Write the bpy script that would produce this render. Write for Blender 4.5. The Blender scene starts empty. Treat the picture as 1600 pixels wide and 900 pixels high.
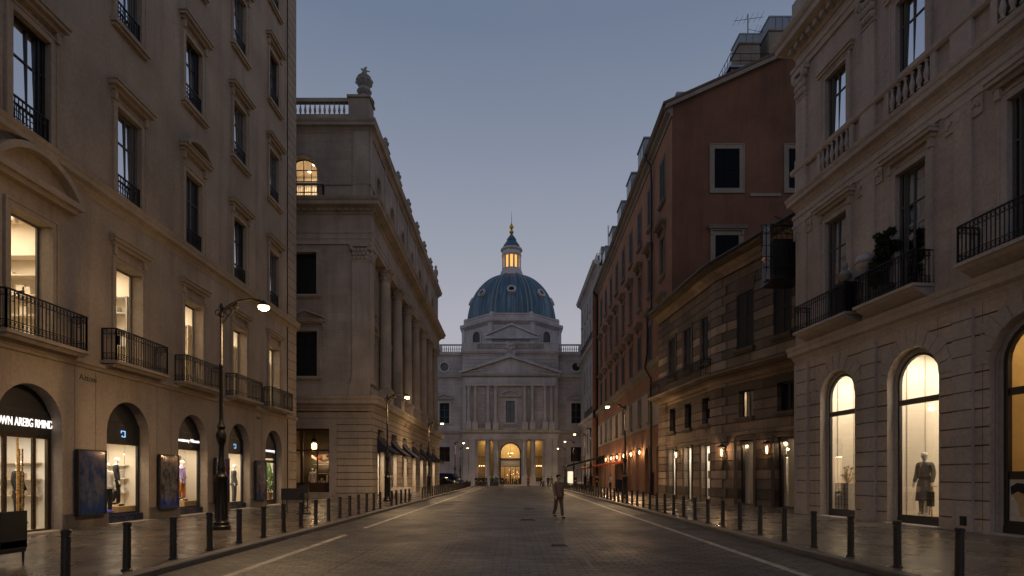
import bpy, math, random
from mathutils import Vector
RND = random.Random(11)
PI = math.pi
SC = bpy.context.scene
COL = SC.collection
sin, cos, sqrt = math.sin, math.cos, math.sqrt

# ------------------------------------------------------------------ materials
def nodes_of(name):
    m = bpy.data.materials.new(name); m.use_nodes = True
    nt = m.node_tree
    b = nt.nodes['Principled BSDF']
    return m, nt, b
def N(nt, t, **k):
    n = nt.nodes.new(t)
    for a, v in k.items(): setattr(n, a, v)
    return n
def L(nt, a, b): nt.links.new(a, b)
def mathn(nt, op, a, b=None, clamp=False):
    n = N(nt, 'ShaderNodeMath', operation=op, use_clamp=clamp)
    for i, x in enumerate((a, b)):
        if x is None: continue
        if isinstance(x, (int, float)): n.inputs[i].default_value = x
        else: L(nt, x, n.inputs[i])
    return n.outputs[0]
def mixc(nt, fac, a, b, mode='MIX'):
    n = N(nt, 'ShaderNodeMix', data_type='RGBA', blend_type=mode)
    if isinstance(fac, (int, float)): n.inputs[0].default_value = fac
    else: L(nt, fac, n.inputs[0])
    for i, x in ((6, a), (7, b)):
        if isinstance(x, tuple): n.inputs[i].default_value = (*x[:3], 1)
        else: L(nt, x, n.inputs[i])
    return n.outputs[2]
def ramp(nt, fac, stops):
    n = N(nt, 'ShaderNodeValToRGB'); L(nt, fac, n.inputs[0])
    e = n.color_ramp.elements
    while len(e) < len(stops): e.new(0.5)
    for i, (p, c) in enumerate(stops):
        e[i].position = p; e[i].color = (*c, 1) if isinstance(c, tuple) else (c, c, c, 1)
    return n.outputs[0]
def noise(nt, vec, scale, detail=4, rough=.55):
    n = N(nt, 'ShaderNodeTexNoise'); n.inputs['Scale'].default_value = scale
    n.inputs['Detail'].default_value = detail; n.inputs['Roughness'].default_value = rough
    if vec is not None: L(nt, vec, n.inputs['Vector'])
    return n.outputs['Fac']
def scaled(nt, vec, s):
    n = N(nt, 'ShaderNodeVectorMath', operation='MULTIPLY'); L(nt, vec, n.inputs[0]); n.inputs[1].default_value = s
    return n.outputs[0]
def wallvec(nt, co):
    s = N(nt, 'ShaderNodeSeparateXYZ'); L(nt, co, s.inputs[0])
    c = N(nt, 'ShaderNodeCombineXYZ'); L(nt, mathn(nt, 'ADD', s.outputs[0], s.outputs[1]), c.inputs[0]); L(nt, s.outputs[2], c.inputs[1])
    return c.outputs[0]
def brick(nt, vec, c1, c2, cm, bw, bh, mortar, bias=0.0, offset=.5):
    n = N(nt, 'ShaderNodeTexBrick'); L(nt, vec, n.inputs['Vector'])
    n.inputs['Color1'].default_value = (*c1, 1); n.inputs['Color2'].default_value = (*c2, 1); n.inputs['Mortar'].default_value = (*cm, 1)
    n.inputs['Scale'].default_value = 1; n.inputs['Mortar Size'].default_value = mortar; n.inputs['Brick Width'].default_value = bw
    n.inputs['Row Height'].default_value = bh; n.inputs['Bias'].default_value = bias; n.inputs['Mortar Smooth'].default_value = .3
    n.offset = offset
    return n
def bump(nt, h, strength, dist, normal=None):
    n = N(nt, 'ShaderNodeBump'); n.inputs['Strength'].default_value = strength; n.inputs['Distance'].default_value = dist
    L(nt, h, n.inputs['Height'])
    if normal is not None: L(nt, normal, n.inputs['Normal'])
    return n.outputs[0]
def stone(name, base, rough=.85, var=.28, ashlar=None, blockvar=.1, stain=.4, joint=.5, bumpd=.01, band=0):
    m, nt, b = nodes_of(name)
    tc = N(nt, 'ShaderNodeTexCoord'); co = tc.outputs['Object']
    c = tuple(base)
    big = noise(nt, co, .35, 5, .6)
    col = mixc(nt, ramp(nt, big, [(.3, 0.0), (.7, 1.0)]), tuple(x*(1-var) for x in c), tuple(min(1, x*(1+var*.7)) for x in c))
    st = noise(nt, scaled(nt, co, (1.6, 1.6, .16)), 1.0, 6, .65)
    col = mixc(nt, mathn(nt, 'MULTIPLY', ramp(nt, st, [(.48, 0.0), (.72, 1.0)]), stain), col, tuple(x*.45 for x in c))
    fine = noise(nt, co, 9, 6, .7)
    col = mixc(nt, .5, col, mixc(nt, 1.0, col, ramp(nt, fine, [(.25, .55), (.75, 1.35)]), 'MULTIPLY'))
    h = mathn(nt, 'ADD', mathn(nt, 'MULTIPLY', fine, .5), mathn(nt, 'MULTIPLY', noise(nt, co, 60, 3), .35))
    if band:
        sz = N(nt, 'ShaderNodeSeparateXYZ'); L(nt, co, sz.inputs[0])
        wn_ = N(nt, 'ShaderNodeTexWhiteNoise', noise_dimensions='1D'); L(nt, mathn(nt, 'FLOOR', mathn(nt, 'DIVIDE', mathn(nt, 'ADD', sz.outputs[2], .05), band)), wn_.inputs['W'])
        col = mixc(nt, .8, col, mixc(nt, 1.0, col, ramp(nt, wn_.outputs['Value'], [(.2, .5), (.5, .95), (.8, 1.5)]), 'MULTIPLY'))
    if ashlar:
        bn = brick(nt, wallvec(nt, co), (1-blockvar,)*3, (1+blockvar,)*3, (joint,)*3, ashlar[0], ashlar[1], ashlar[2])
        col = mixc(nt, 1.0, col, bn.outputs['Color'], 'MULTIPLY')
        h = mathn(nt, 'SUBTRACT', h, mathn(nt, 'MULTIPLY', bn.outputs['Fac'], 1.2))
    L(nt, col, b.inputs['Base Color']); b.inputs['Roughness'].default_value = rough
    L(nt, bump(nt, h, .6, bumpd), b.inputs['Normal'])
    return m
def plain(name, base, rough=.5, metal=0.0, var=.25, scale=8, bd=.002, spec=.5):
    m, nt, b = nodes_of(name)
    tc = N(nt, 'ShaderNodeTexCoord'); co = tc.outputs['Object']
    n = noise(nt, co, scale, 5, .6)
    L(nt, mixc(nt, n, tuple(x*(1-var) for x in base), tuple(min(1, x*(1+var)) for x in base)), b.inputs['Base Color'])
    L(nt, ramp(nt, noise(nt, co, scale*2.3, 4), [(.3, max(0, rough-.12)), (.7, min(1, rough+.12))]), b.inputs['Roughness'])
    b.inputs['Metallic'].default_value = metal
    b.inputs['Specular IOR Level'].default_value = spec
    L(nt, bump(nt, noise(nt, co, scale*4, 3), .4, bd), b.inputs['Normal'])
    return m
def emit(name, c, s, base=None):
    m, nt, b = nodes_of(name)
    tc = N(nt, 'ShaderNodeTexCoord')
    n = noise(nt, tc.outputs['Object'], 3)
    L(nt, mixc(nt, n, tuple(x*.92 for x in c), c), b.inputs['Emission Color'])
    b.inputs['Base Color'].default_value = (*(base or c), 1)
    b.inputs['Emission Strength'].default_value = s
    return m
def glass_clear(name, tint=(.97, .97, .96), mn=.015):
    m, nt, b = nodes_of(name)
    nt.nodes.remove(b); out = nt.nodes['Material Output']
    t = N(nt, 'ShaderNodeBsdfTransparent'); t.inputs[0].default_value = (*tint, 1)
    g = N(nt, 'ShaderNodeBsdfGlossy'); g.inputs['Roughness'].default_value = .02
    lw = N(nt, 'ShaderNodeLayerWeight'); lw.inputs[0].default_value = .25
    f = mathn(nt, 'ADD', mathn(nt, 'MULTIPLY', lw.outputs['Fresnel'], .28), mn, True)
    mx = N(nt, 'ShaderNodeMixShader'); L(nt, f, mx.inputs[0]); L(nt, t.outputs[0], mx.inputs[1]); L(nt, g.outputs[0], mx.inputs[2])
    L(nt, mx.outputs[0], out.inputs[0])
    return m
def glass_dark(name, base=(.008, .010, .014), rough=.05, spec=.6):
    m, nt, b = nodes_of(name)
    tc = N(nt, 'ShaderNodeTexCoord'); co = tc.outputs['Object']
    L(nt, mixc(nt, noise(nt, co, 1.3), tuple(x*.6 for x in base), tuple(x*1.7 for x in base)), b.inputs['Base Color'])
    b.inputs['Roughness'].default_value = rough; b.inputs['Specular IOR Level'].default_value = spec
    L(nt, bump(nt, noise(nt, co, 1.6, 2), .25, .02), b.inputs['Normal'])
    return m

M = {}
M['plaster_a'] = stone('warm_plaster', (.335, .265, .20), .86, .26, None, stain=.55, bumpd=.006)
M['trim_a'] = stone('warm_trim', (.34, .27, .20), .8, .2, None, stain=.35)
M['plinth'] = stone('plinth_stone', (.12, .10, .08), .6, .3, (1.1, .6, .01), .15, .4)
M['stone_b'] = stone('palazzo_stone', (.33, .275, .225), .85, .3, (1.5, .62, .008), .07, .45, .75)
M['rust_b'] = stone('palazzo_rustication', (.38, .315, .25), .85, .3, (1.5, 50, .012), .06, .4, .45)
M['trim_b'] = stone('palazzo_trim', (.35, .295, .24), .82, .3, None, stain=.5)
M['stone_ch'] = stone('church_stone', (.44, .41, .42), .85, .25, (1.9, .75, .02), .06, .4, .6)
M['trim_ch'] = stone('church_trim', (.46, .445, .45), .82, .25, None, stain=.4)
M['plaster_c'] = stone('terracotta_plaster', (.285, .13, .07), .88, .28, None, stain=.45, bumpd=.006)
M['plaster_cg'] = stone('shaded_gable_plaster', (.135, .060, .034), .88, .34, None, stain=.55, bumpd=.006)  # street plaster again, with the unlit gable's shade put into the colour
M['trim_c'] = stone('terracotta_house_trim', (.21, .18, .15), .85, .25, None, stain=.4)
M['mezz_c'] = stone('mezzanine_plaster', (.42, .36, .30), .88, .2, None, stain=.4)
M['stone_d'] = stone('banded_stone', (.19, .142, .108), .82, .35, (1.35, .52, .014), .28, .5, .35, .02, .52)
M['trim_d'] = stone('banded_house_trim', (.125, .095, .072), .82, .3, None, stain=.4)
M['added_quoin_d'] = stone('corner_contrast_stone', (.235, .18, .138), .85, .35, None, stain=.4, band=.52)
M['stone_e'] = stone('pale_limestone', (.49, .42, .375), .85, .22, (1.6, .7, .006), .05, .3, .8)
M['rust_e'] = stone('limestone_rustication', (.53, .44, .36), .85, .25, (1.35, 50, .014), .06, .3, .5)
M['trim_e'] = stone('limestone_trim', (.48, .42, .375), .82, .22, None, stain=.35)
M['stone_f'] = stone('grey_plaster', (.33, .315, .31), .86, .2, None, stain=.4)
M['statue'] = stone('weathered_statue_stone', (.30, .29, .28), .85, .4, None, stain=.6)
M['iron'] = plain('wrought_iron', (.012, .012, .014), .45, .3)
M['lampmetal'] = plain('lamp_post_metal', (.022, .018, .014), .42, .6)
M['bollard'] = plain('bollard_metal', (.05, .042, .034), .48, .5, .35, 6)
M['brass'] = plain('brass', (.55, .36, .14), .25, .95)
M['bronze'] = plain('dark_bronze', (.05, .035, .022), .35, .7)
M['blackframe'] = plain('black_window_frame', (.012, .012, .014), .4)
M['woodframe'] = plain('brown_wood_frame', (.06, .028, .014), .5)
M['greyframe'] = plain('grey_window_frame', (.10, .095, .09), .6)
M['fascia'] = plain('black_shop_fascia', (.006, .007, .010), .5, 0, .3)
M['fasciablue'] = plain('dark_blue_plinth', (.008, .014, .045), .3)
M['shutter'] = plain('dark_shutter', (.020, .026, .034), .65)
M['shutter_d'] = plain('blackish_blue_shutter', (.004, .006, .010), .8, spec=.15)
M['shutter_w'] = plain('brown_shutter', (.022, .019, .018), .7)
M['cream'] = plain('cream_interior', (.74, .65, .52), .8, 0, .06, 2)
M['creamfloor'] = plain('pale_interior_floor', (.55, .44, .32), .35, 0, .1, 2)
M['amber'] = plain('amber_interior', (.46, .33, .15), .7, 0, .35, 1.5)
M['greywhite'] = plain('pale_grey_interior', (.62, .58, .52), .8, 0, .1, 2)
M['wood'] = plain('warm_wood', (.34, .18, .07), .5, 0, .3, 3)
M['darkroom'] = plain('dim_interior', (.10, .075, .05), .7, 0, .5, 1.2)
M['glass'] = glass_clear('clear_glass')
M['glassd'] = glass_dark('dark_window_glass')
M['glasst'] = glass_dark('teal_window_glass', (.008, .028, .036), .12)
M['glasssky'] = glass_dark('sky_reflecting_glass', (.55, .58, .63), .2, .6)
def glass_refl(name, base, fac):
    m, nt, b = nodes_of(name); out = nt.nodes['Material Output']
    tc = N(nt, 'ShaderNodeTexCoord'); co = tc.outputs['Object']
    b.inputs['Roughness'].default_value = .1
    L(nt, mixc(nt, noise(nt, co, .7), tuple(x*.4 for x in base), tuple(x*1.8 for x in base)), b.inputs['Base Color'])
    g = N(nt, 'ShaderNodeBsdfGlossy'); g.inputs['Roughness'].default_value = .015; g.inputs['Color'].default_value = (.92, .95, 1, 1)
    bn = bump(nt, noise(nt, co, .8, 2), .15, .02); L(nt, bn, g.inputs['Normal'])
    mx = N(nt, 'ShaderNodeMixShader'); mx.inputs[0].default_value = fac; L(nt, b.outputs[0], mx.inputs[1]); L(nt, g.outputs[0], mx.inputs[2]); L(nt, mx.outputs[0], out.inputs[0])
    return m
M['glassf'] = glass_refl('mirror_like_glass', (.03, .033, .04), .62)
M['glassr'] = glass_refl('coated_window_glass', (.008, .009, .012), .8)
M['lead'] = None
M['gold'] = plain('gilded_metal', (.55, .36, .05), .35, .9)
M['awning'] = plain('navy_awning_cloth', (.012, .014, .026), .9)
M['awning_red'] = plain('red_awning_cloth', (.22, .035, .015), .8)
M['awning_g'] = plain('dark_green_awning_cloth', (.01, .018, .014), .9)
M['wicker'] = plain('black_wicker', (.010, .009, .009), .6, 0, .5, 60, .01)
M['skin'] = plain('skin', (.42, .25, .17), .6)
M['mannequin'] = plain('white_mannequin', (.75, .70, .62), .4, 0, .05)
M['clothblack'] = plain('black_cloth', (.018, .017, .018), .9, 0, .4, 20, .006)
M['clothgrey'] = plain('grey_green_cloth', (.125, .115, .10), .9, 0, .4, 20, .006)
M['clothcheck'] = plain('grey_checked_cloth', (.10, .095, .10), .9, 0, .5, 30, .006)
M['clothlilac'] = plain('lilac_fur', (.42, .30, .55), .95, 0, .35, 25, .03)
M['clothorange'] = plain('orange_trousers', (.50, .16, .03), .85)
M['clothwhite'] = plain('white_jacket_cloth', (.62, .58, .52), .85)
M['clothtan'] = plain('tan_cloth', (.20, .12, .08), .9, 0, .3, 12)
M['clothbrown'] = plain('brown_trouser_cloth', (.09, .06, .042), .9, 0, .3, 12)
M['clothblue'] = plain('dark_blue_cloth', (.015, .025, .06), .9)
M['clothred'] = plain('rust_red_cloth', (.30, .07, .03), .9)
M['linen'] = plain('white_linen', (.62, .55, .47), .85)
M['hair'] = plain('dark_hair', (.02, .013, .01), .7)
M['bluebox'] = plain('ultramarine_block', (.03, .03, .42), .4)
M['tan'] = plain('tan_plinth', (.50, .34, .17), .6)
M['lamp_glow'] = emit('street_lamp_glow', (1, .76, .42), 3.2)
M['lantern_glow'] = emit('lantern_glow', (1, .66, .32), 4)
M['white_glow'] = emit('ceiling_fixture_glow', (1, .90, .74), 5)
M['sign_glow'] = emit('sign_letter_glow', (1, .95, .92), 1.3)
M['sign_blue'] = emit('blue_sign_glow', (.25, .55, 1), 1.2)
M['cup_glow'] = emit('cupola_glow', (1, .50, .12), 1.15)
M['string_glow'] = emit('tree_light_glow', (1, .85, .5), 5)
M['tyre'] = plain('tyre_rubber', (.012, .012, .012), .8)
M['carpaint'] = plain('blue_car_paint', (.02, .06, .22), .2, .4)
M['cardark'] = plain('dark_car_paint', (.02, .022, .028), .25, .4)
M['taillight'] = emit('tail_light', (1, .15, .04), .5)
M['roofc'] = plain('clay_roof', (.10, .06, .045), .85, 0, .3, 2)
M['roofd'] = plain('slate_roof', (.03, .028, .028), .7, 0, .3, 3)
M['ribmetal'] = plain('rib_sheet', (.15, .20, .24), .5, .2, .3, 2)
M['zinc'] = plain('zinc_sheet', (.17, .21, .25), .5, .3, .2, 2)
M['painttext'] = plain('black_letter_paint', (.02, .015, .012), .7)
M['globe'] = plain('pale_globe', (.42, .40, .38), .4)
M['gilt_text'] = emit('orange_number_glow', (1, .35, .1), .12)

def road_mat():
    m, nt, b = nodes_of('stone_setts')
    tc = N(nt, 'ShaderNodeTexCoord'); co = tc.outputs['Object']
    wob = N(nt, 'ShaderNodeTexNoise'); wob.inputs['Scale'].default_value = .8; L(nt, co, wob.inputs['Vector'])
    vs = N(nt, 'ShaderNodeVectorMath', operation='MULTIPLY_ADD'); L(nt, wob.outputs['Color'], vs.inputs[0]); vs.inputs[1].default_value = (.06, .06, 0); L(nt, co, vs.inputs[2])
    bn = brick(nt, vs.outputs[0], (.55, .54, .53), (1.45, 1.42, 1.38), (.08, .075, .07), .34, .19, .022, 0, .5)
    big = noise(nt, co, .22, 5, .65)
    base = mixc(nt, ramp(nt, big, [(.35, 0.0), (.68, 1.0)]), (.056, .050, .047), (.112, .102, .096))
    # worn wheel tracks run along the street
    tr = noise(nt, scaled(nt, co, (.9, .035, 1)), 1.0, 5, .6)
    base = mixc(nt, ramp(nt, tr, [(.42, 0.0), (.62, .7)]), base, (.036, .034, .033))
    col = mixc(nt, 1.0, base, bn.outputs['Color'], 'MULTIPLY')
    L(nt, col, b.inputs['Base Color'])
    rg = noise(nt, co, .5, 6, .65)
    L(nt, ramp(nt, rg, [(.3, .40), (.7, .68)]), b.inputs['Roughness'])
    h = mathn(nt, 'SUBTRACT', mathn(nt, 'MULTIPLY', noise(nt, co, 14, 4), .7), mathn(nt, 'MULTIPLY', bn.outputs['Fac'], 1.3))
    h = mathn(nt, 'ADD', h, mathn(nt, 'MULTIPLY', noise(nt, co, 1.5, 3), .8))
    L(nt, bump(nt, h, .9, .03), b.inputs['Normal'])
    return m
def pave_mat():
    m, nt, b = nodes_of('paving_slabs')
    tc = N(nt, 'ShaderNodeTexCoord'); co = tc.outputs['Object']
    sw = N(nt, 'ShaderNodeSeparateXYZ'); L(nt, co, sw.inputs[0]); cb = N(nt, 'ShaderNodeCombineXYZ'); L(nt, sw.outputs[1], cb.inputs[0]); L(nt, sw.outputs[0], cb.inputs[1])
    bn = brick(nt, cb.outputs[0], (.78, .76, .74), (1.18, 1.16, 1.13), (.3, .27, .25), .95, .46, .010, 0, .5)
    big = noise(nt, co, .5, 5, .6)
    base = mixc(nt, ramp(nt, big, [(.35, 0.0), (.68, 1.0)]), (.105, .086, .070), (.165, .137, .113))
    col = mixc(nt, 1.0, base, bn.outputs['Color'], 'MULTIPLY')
    sp = noise(nt, co, 5, 5, .7)
    col = mixc(nt, ramp(nt, sp, [(.58, 0.0), (.72, .5)]), col, (.05, .04, .034))
    L(nt, col, b.inputs['Base Color'])
    L(nt, ramp(nt, noise(nt, co, .9, 6, .6), [(.3, .19), (.7, .37)]), b.inputs['Roughness'])
    h = mathn(nt, 'SUBTRACT', mathn(nt, 'MULTIPLY', noise(nt, co, 7, 4), .5), mathn(nt, 'MULTIPLY', bn.outputs['Fac'], 1.0))
    h = mathn(nt, 'ADD', h, mathn(nt, 'MULTIPLY', noise(nt, co, 2.0, 2), .6))
    L(nt, bump(nt, h, .3, .005), b.inputs['Normal'])
    return m
def paint_mat():
    m, nt, b = nodes_of('worn_road_paint')
    tc = N(nt, 'ShaderNodeTexCoord'); co = tc.outputs['Object']
    n = noise(nt, co, 3.0, 7, .75)
    L(nt, mixc(nt, ramp(nt, n, [(.36, 0.0), (.56, 1.0)]), (.12, .105, .09), (.46, .41, .35)), b.inputs['Base Color'])
    b.inputs['Roughness'].default_value = .5
    L(nt, bump(nt, noise(nt, co, 20, 3), .5, .006), b.inputs['Normal'])
    return m
def lead_mat():
    m, nt, b = nodes_of('dome_lead_sheet')
    tc = N(nt, 'ShaderNodeTexCoord'); co = tc.outputs['Object']
    s = N(nt, 'ShaderNodeSeparateXYZ'); L(nt, co, s.inputs[0])
    an = mathn(nt, 'ARCTAN2', s.outputs[0], s.outputs[1])
    c = N(nt, 'ShaderNodeCombineXYZ'); L(nt, mathn(nt, 'MULTIPLY', an, 14), c.inputs[0]); L(nt, mathn(nt, 'MULTIPLY', s.outputs[2], .12), c.inputs[1])
    n = noise(nt, c.outputs[0], 1.0, 6, .7)
    col = ramp(nt, n, [(.30, (.02, .042, .07)), (.5, (.055, .11, .16)), (.72, (.17, .25, .31))])
    seam = mathn(nt, 'ABSOLUTE', mathn(nt, 'SINE', mathn(nt, 'MULTIPLY', an, 32)))
    col = mixc(nt, ramp(nt, seam, [(.0, .75), (.12, 0.0)]), col, (.02, .035, .05))
    L(nt, col, b.inputs['Base Color']); b.inputs['Roughness'].default_value = .55; b.inputs['Metallic'].default_value = .25
    L(nt, bump(nt, seam, .5, .06), b.inputs['Normal'])
    return m
def poster_mat(name, a, b_, c, seed):
    m, nt, b = nodes_of(name)
    tc = N(nt, 'ShaderNodeTexCoord'); co = tc.outputs['Object']
    ad = N(nt, 'ShaderNodeVectorMath', operation='ADD'); L(nt, co, ad.inputs[0]); ad.inputs[1].default_value = (seed, seed*1.7, seed*.3)
    n = noise(nt, scaled(nt, ad.outputs[0], (2.2, 2.2, 1.5)), 1.5, 6, .68)
    n2 = noise(nt, scaled(nt, ad.outputs[0], (4, 4, 1.2)), 1.2, 4, .6)
    s = N(nt, 'ShaderNodeSeparateXYZ'); L(nt, co, s.inputs[0])
    g = mathn(nt, 'MULTIPLY', s.outputs[2], .5, True)
    col = mixc(nt, ramp(nt, n, [(.4, 0.0), (.6, 1.0)]), a, b_)
    col = mixc(nt, ramp(nt, mathn(nt, 'ADD', g, mathn(nt, 'MULTIPLY', mathn(nt, 'SUBTRACT', n2, .5), .8)), [(.28, 1.0), (.45, 0.0)]), col, c)
    L(nt, col, b.inputs['Base Color']); b.inputs['Roughness'].default_value = .08
    L(nt, col, b.inputs['Emission Color']); b.inputs['Emission Strength'].default_value = .12
    return m
def kiosk_mat():
    m, nt, b = nodes_of('lit_kiosk_panel')
    tc = N(nt, 'ShaderNodeTexCoord'); co = tc.outputs['Object']
    v = N(nt, 'ShaderNodeTexVoronoi'); v.inputs['Scale'].default_value = 4; L(nt, co, v.inputs['Vector'])
    col = mixc(nt, .55, v.outputs['Color'], (.9, .85, .5))
    L(nt, col, b.inputs['Emission Color']); b.inputs['Emission Strength'].default_value = .9
    return m
def leaf_mat(name, a, b_):
    m, nt, b = nodes_of(name)
    tc = N(nt, 'ShaderNodeTexCoord')
    L(nt, mixc(nt, noise(nt, tc.outputs['Object'], 6), a, b_), b.inputs['Base Color']); b.inputs['Roughness'].default_value = .6
    return m
M['road'] = road_mat(); M['pave'] = pave_mat(); M['paint'] = paint_mat(); M['lead'] = lead_mat()
M['joint'] = stone('shaded_joint_stone', (.17, .14, .115), .9, .3)  # darker stone that paints the shade inside the rustication grooves
M['kerb'] = stone('kerb_stone', (.13, .11, .09), .5, .3, (50, 50, .01), .1, .2)
M['leaf'] = leaf_mat('topiary_leaves', (.012, .03, .010), (.035, .06, .02))
M['leafb'] = leaf_mat('bright_tree_needles', (.05, .12, .02), (.16, .24, .05))
M['flower'] = leaf_mat('cream_flowers', (.55, .35, .12), (.75, .65, .5))
M['kiosk'] = kiosk_mat()

# ------------------------------------------------------------------ mesh helpers
ORG = {}
class Fr:
    def __init__(s, ox, oy, ux, uy):
        s.o = (ox, oy); s.u = (ux, uy)
        l = sqrt(ux*ux+uy*uy)
        s.n = None; s.l = l
    def P(s, u, d, z): return (s.o[0]+s.u[0]*u+s.n[0]*d, s.o[1]+s.u[1]*u+s.n[1]*d, z)
def frame(ox, oy, ux, uy, side):
    f = Fr(ox, oy, ux, uy); l = f.l
    f.n = (side*uy/l, -side*ux/l); return f
class Id:
    def P(s, x, y, z): return (x, y, z)
ID = Id()
class MB:
    def __init__(s, fr=None): s.v = []; s.f = []; s.fr = fr or ID; s.cuts = []
    def brk(s): s.cuts.append((len(s.v), len(s.f))); return s      # what follows is a part of its own
    def add(s, vs, fs):
        k = len(s.v); P = s.fr.P
        s.v += [P(*p) for p in vs]; s.f += [tuple(i+k for i in f) for f in fs]; return s
    def box(s, a0, a1, b0, b1, c0, c1):
        return s.add([(a0,b0,c0),(a1,b0,c0),(a1,b1,c0),(a0,b1,c0),(a0,b0,c1),(a1,b0,c1),(a1,b1,c1),(a0,b1,c1)],
              [(0,3,2,1),(4,5,6,7),(0,1,5,4),(1,2,6,5),(2,3,7,6),(3,0,4,7)])
    def cbox(s, a0, a1, b0, b1, c0, c1, k=.01):   # box with chamfered vertical edges
        pts = [(a0+k,b0),(a1-k,b0),(a1,b0+k),(a1,b1-k),(a1-k,b1),(a0+k,b1),(a0,b1-k),(a0,b0+k)]
        return s.prism(pts, c0, c1)
    def prism(s, pts, z0, z1):
        n = len(pts)
        return s.add([(x,y,z0) for x,y in pts]+[(x,y,z1) for x,y in pts],
            [tuple(range(n-1,-1,-1)), tuple(range(n,2*n))]+[(i,(i+1)%n,n+(i+1)%n,n+i) for i in range(n)])
    def prism_d(s, pts, d0, d1):                  # pts are (u, z), extruded along d
        n = len(pts)
        return s.add([(u,d0,z) for u,z in pts]+[(u,d1,z) for u,z in pts],
            [tuple(range(n-1,-1,-1)), tuple(range(n,2*n))]+[(i,(i+1)%n,n+(i+1)%n,n+i) for i in range(n)])
    def prism_u(s, pts, u0, u1):                  # pts are (d, z), extruded along u
        n = len(pts)
        return s.add([(u0,d,z) for d,z in pts]+[(u1,d,z) for d,z in pts],
            [tuple(range(n-1,-1,-1)), tuple(range(n,2*n))]+[(i,(i+1)%n,n+(i+1)%n,n+i) for i in range(n)])
    def quad(s, *p): return s.add(list(p), [tuple(range(len(p)))])
    def lathe(s, cx, cy, prof, n=16, a0=0.0):
        vs = []; fs = []; m = len(prof)
        for r, z in prof:
            for i in range(n):
                a = a0+2*PI*i/n; vs.append((cx+r*cos(a), cy+r*sin(a), z))
        for j in range(m-1):
            for i in range(n):
                k = (i+1)%n; fs.append((j*n+i, j*n+k, (j+1)*n+k, (j+1)*n+i))
        fs.append(tuple(range(n-1,-1,-1))); fs.append(tuple((m-1)*n+i for i in range(n)))
        return s.add(vs, fs)
    def tube(s, pts, r, n=6, cap=True):
        pts = [Vector(p) for p in pts]; m = len(pts)
        rs = r if isinstance(r, (list, tuple)) else [r]*m
        vs = []; fs = []; up = None
        for i, p in enumerate(pts):
            t = (pts[min(i+1,m-1)]-pts[max(i-1,0)])
            if t.length < 1e-9: t = Vector((0,0,1))
            t.normalize()
            if up is None:
                up = Vector((0,0,1)) if abs(t.z) < .9 else Vector((1,0,0))
            a = t.cross(up)
            if a.length < 1e-4: a = t.cross(Vector((0,1,.3)))
            a.normalize(); b = t.cross(a)
            up = a.cross(t)
            for k in range(n):
                q = p+a*(rs[i]*cos(2*PI*k/n))+b*(rs[i]*sin(2*PI*k/n)); vs.append(tuple(q))
        for j in range(m-1):
            for k in range(n):
                l = (k+1)%n; fs.append((j*n+k, j*n+l, (j+1)*n+l, (j+1)*n+k))
        if cap: fs.append(tuple(range(n-1,-1,-1))); fs.append(tuple((m-1)*n+i for i in range(n)))
        return s.add(vs, fs)
    def sphere(s, c, r, n=12, sx=1, sy=1, sz=1):
        vs = []; fs = []; m = n//2+1
        for j in range(m+1):
            t = PI*j/m
            for i in range(n):
                a = 2*PI*i/n; vs.append((c[0]+r*sx*sin(t)*cos(a), c[1]+r*sy*sin(t)*sin(a), c[2]+r*sz*cos(t)))
        for j in range(m):
            for i in range(n):
                k = (i+1)%n; fs.append((j*n+i, (j+1)*n+i, (j+1)*n+k, j*n+k))
        return s.add(vs, fs)
    def ringbar(s, c, r, t, plane='uz', n=12):     # a flat iron ring in the (u, z) plane
        pts = [(c[0]+r*cos(2*PI*i/n), c[1], c[2]+r*sin(2*PI*i/n)) if plane == 'uz' else (c[0], c[1]+r*cos(2*PI*i/n), c[2]+r*sin(2*PI*i/n)) for i in range(n+1)]
        return s.tube(pts, t, 4, False)
    def sweep(s, path, prof, left=True, closed=False):
        # path: (x, y) points; prof: (out, z) points, closed loop; out is to the right of travel (or left)
        n = len(path); sg = -1 if left else 1; vs = []; m = len(prof)
        for i in range(n):
            def nrm(a, b):
                dx, dy = b[0]-a[0], b[1]-a[1]; l = sqrt(dx*dx+dy*dy); return (sg*dy/l, -sg*dx/l)
            if closed:
                n1 = nrm(path[i-1], path[i]); n2 = nrm(path[i], path[(i+1)%n])
            else:
                n1 = nrm(path[i-1], path[i]) if i else nrm(path[0], path[1])
                n2 = nrm(path[i], path[i+1]) if i < n-1 else n1
            k = 1+n1[0]*n2[0]+n1[1]*n2[1]
            mx, my = (n1[0]+n2[0])/k, (n1[1]+n2[1])/k
            for o, z in prof: vs.append((path[i][0]+mx*o, path[i][1]+my*o, z))
        fs = []
        rng = range(n) if closed else range(n-1)
        for i in rng:
            j = (i+1)%n
            for k in range(m):
                l = (k+1)%m; fs.append((i*m+k, i*m+l, j*m+l, j*m+k))
        if not closed: fs.append(tuple(range(m))); fs.append(tuple((n-1)*m+k for k in range(m-1,-1,-1)))
        return s.add(vs, fs)
    def build(s, name, mat, parent=None, smooth=False, bevel=0, **props):
        if s.cuts:
            cs = [(0, 0)]+s.cuts+[(len(s.v), len(s.f))]; last = None
            for (va, fa), (vb, fb) in zip(cs, cs[1:]):
                if fb > fa:
                    m = MB(); m.v = s.v[va:vb]; m.f = [tuple(i-va for i in f) for f in s.f[fa:fb]]; last = m.build(name, mat, parent, smooth, bevel, **props)
            return last
        o = ORG.get(parent.name, (0,0,0)) if parent is not None else s_org
        me = bpy.data.meshes.new(name)
        me.from_pydata([(x-o[0], y-o[1], z-o[2]) for x,y,z in s.v], [], s.f)
        me.materials.append(M[mat] if isinstance(mat, str) else mat)
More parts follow.
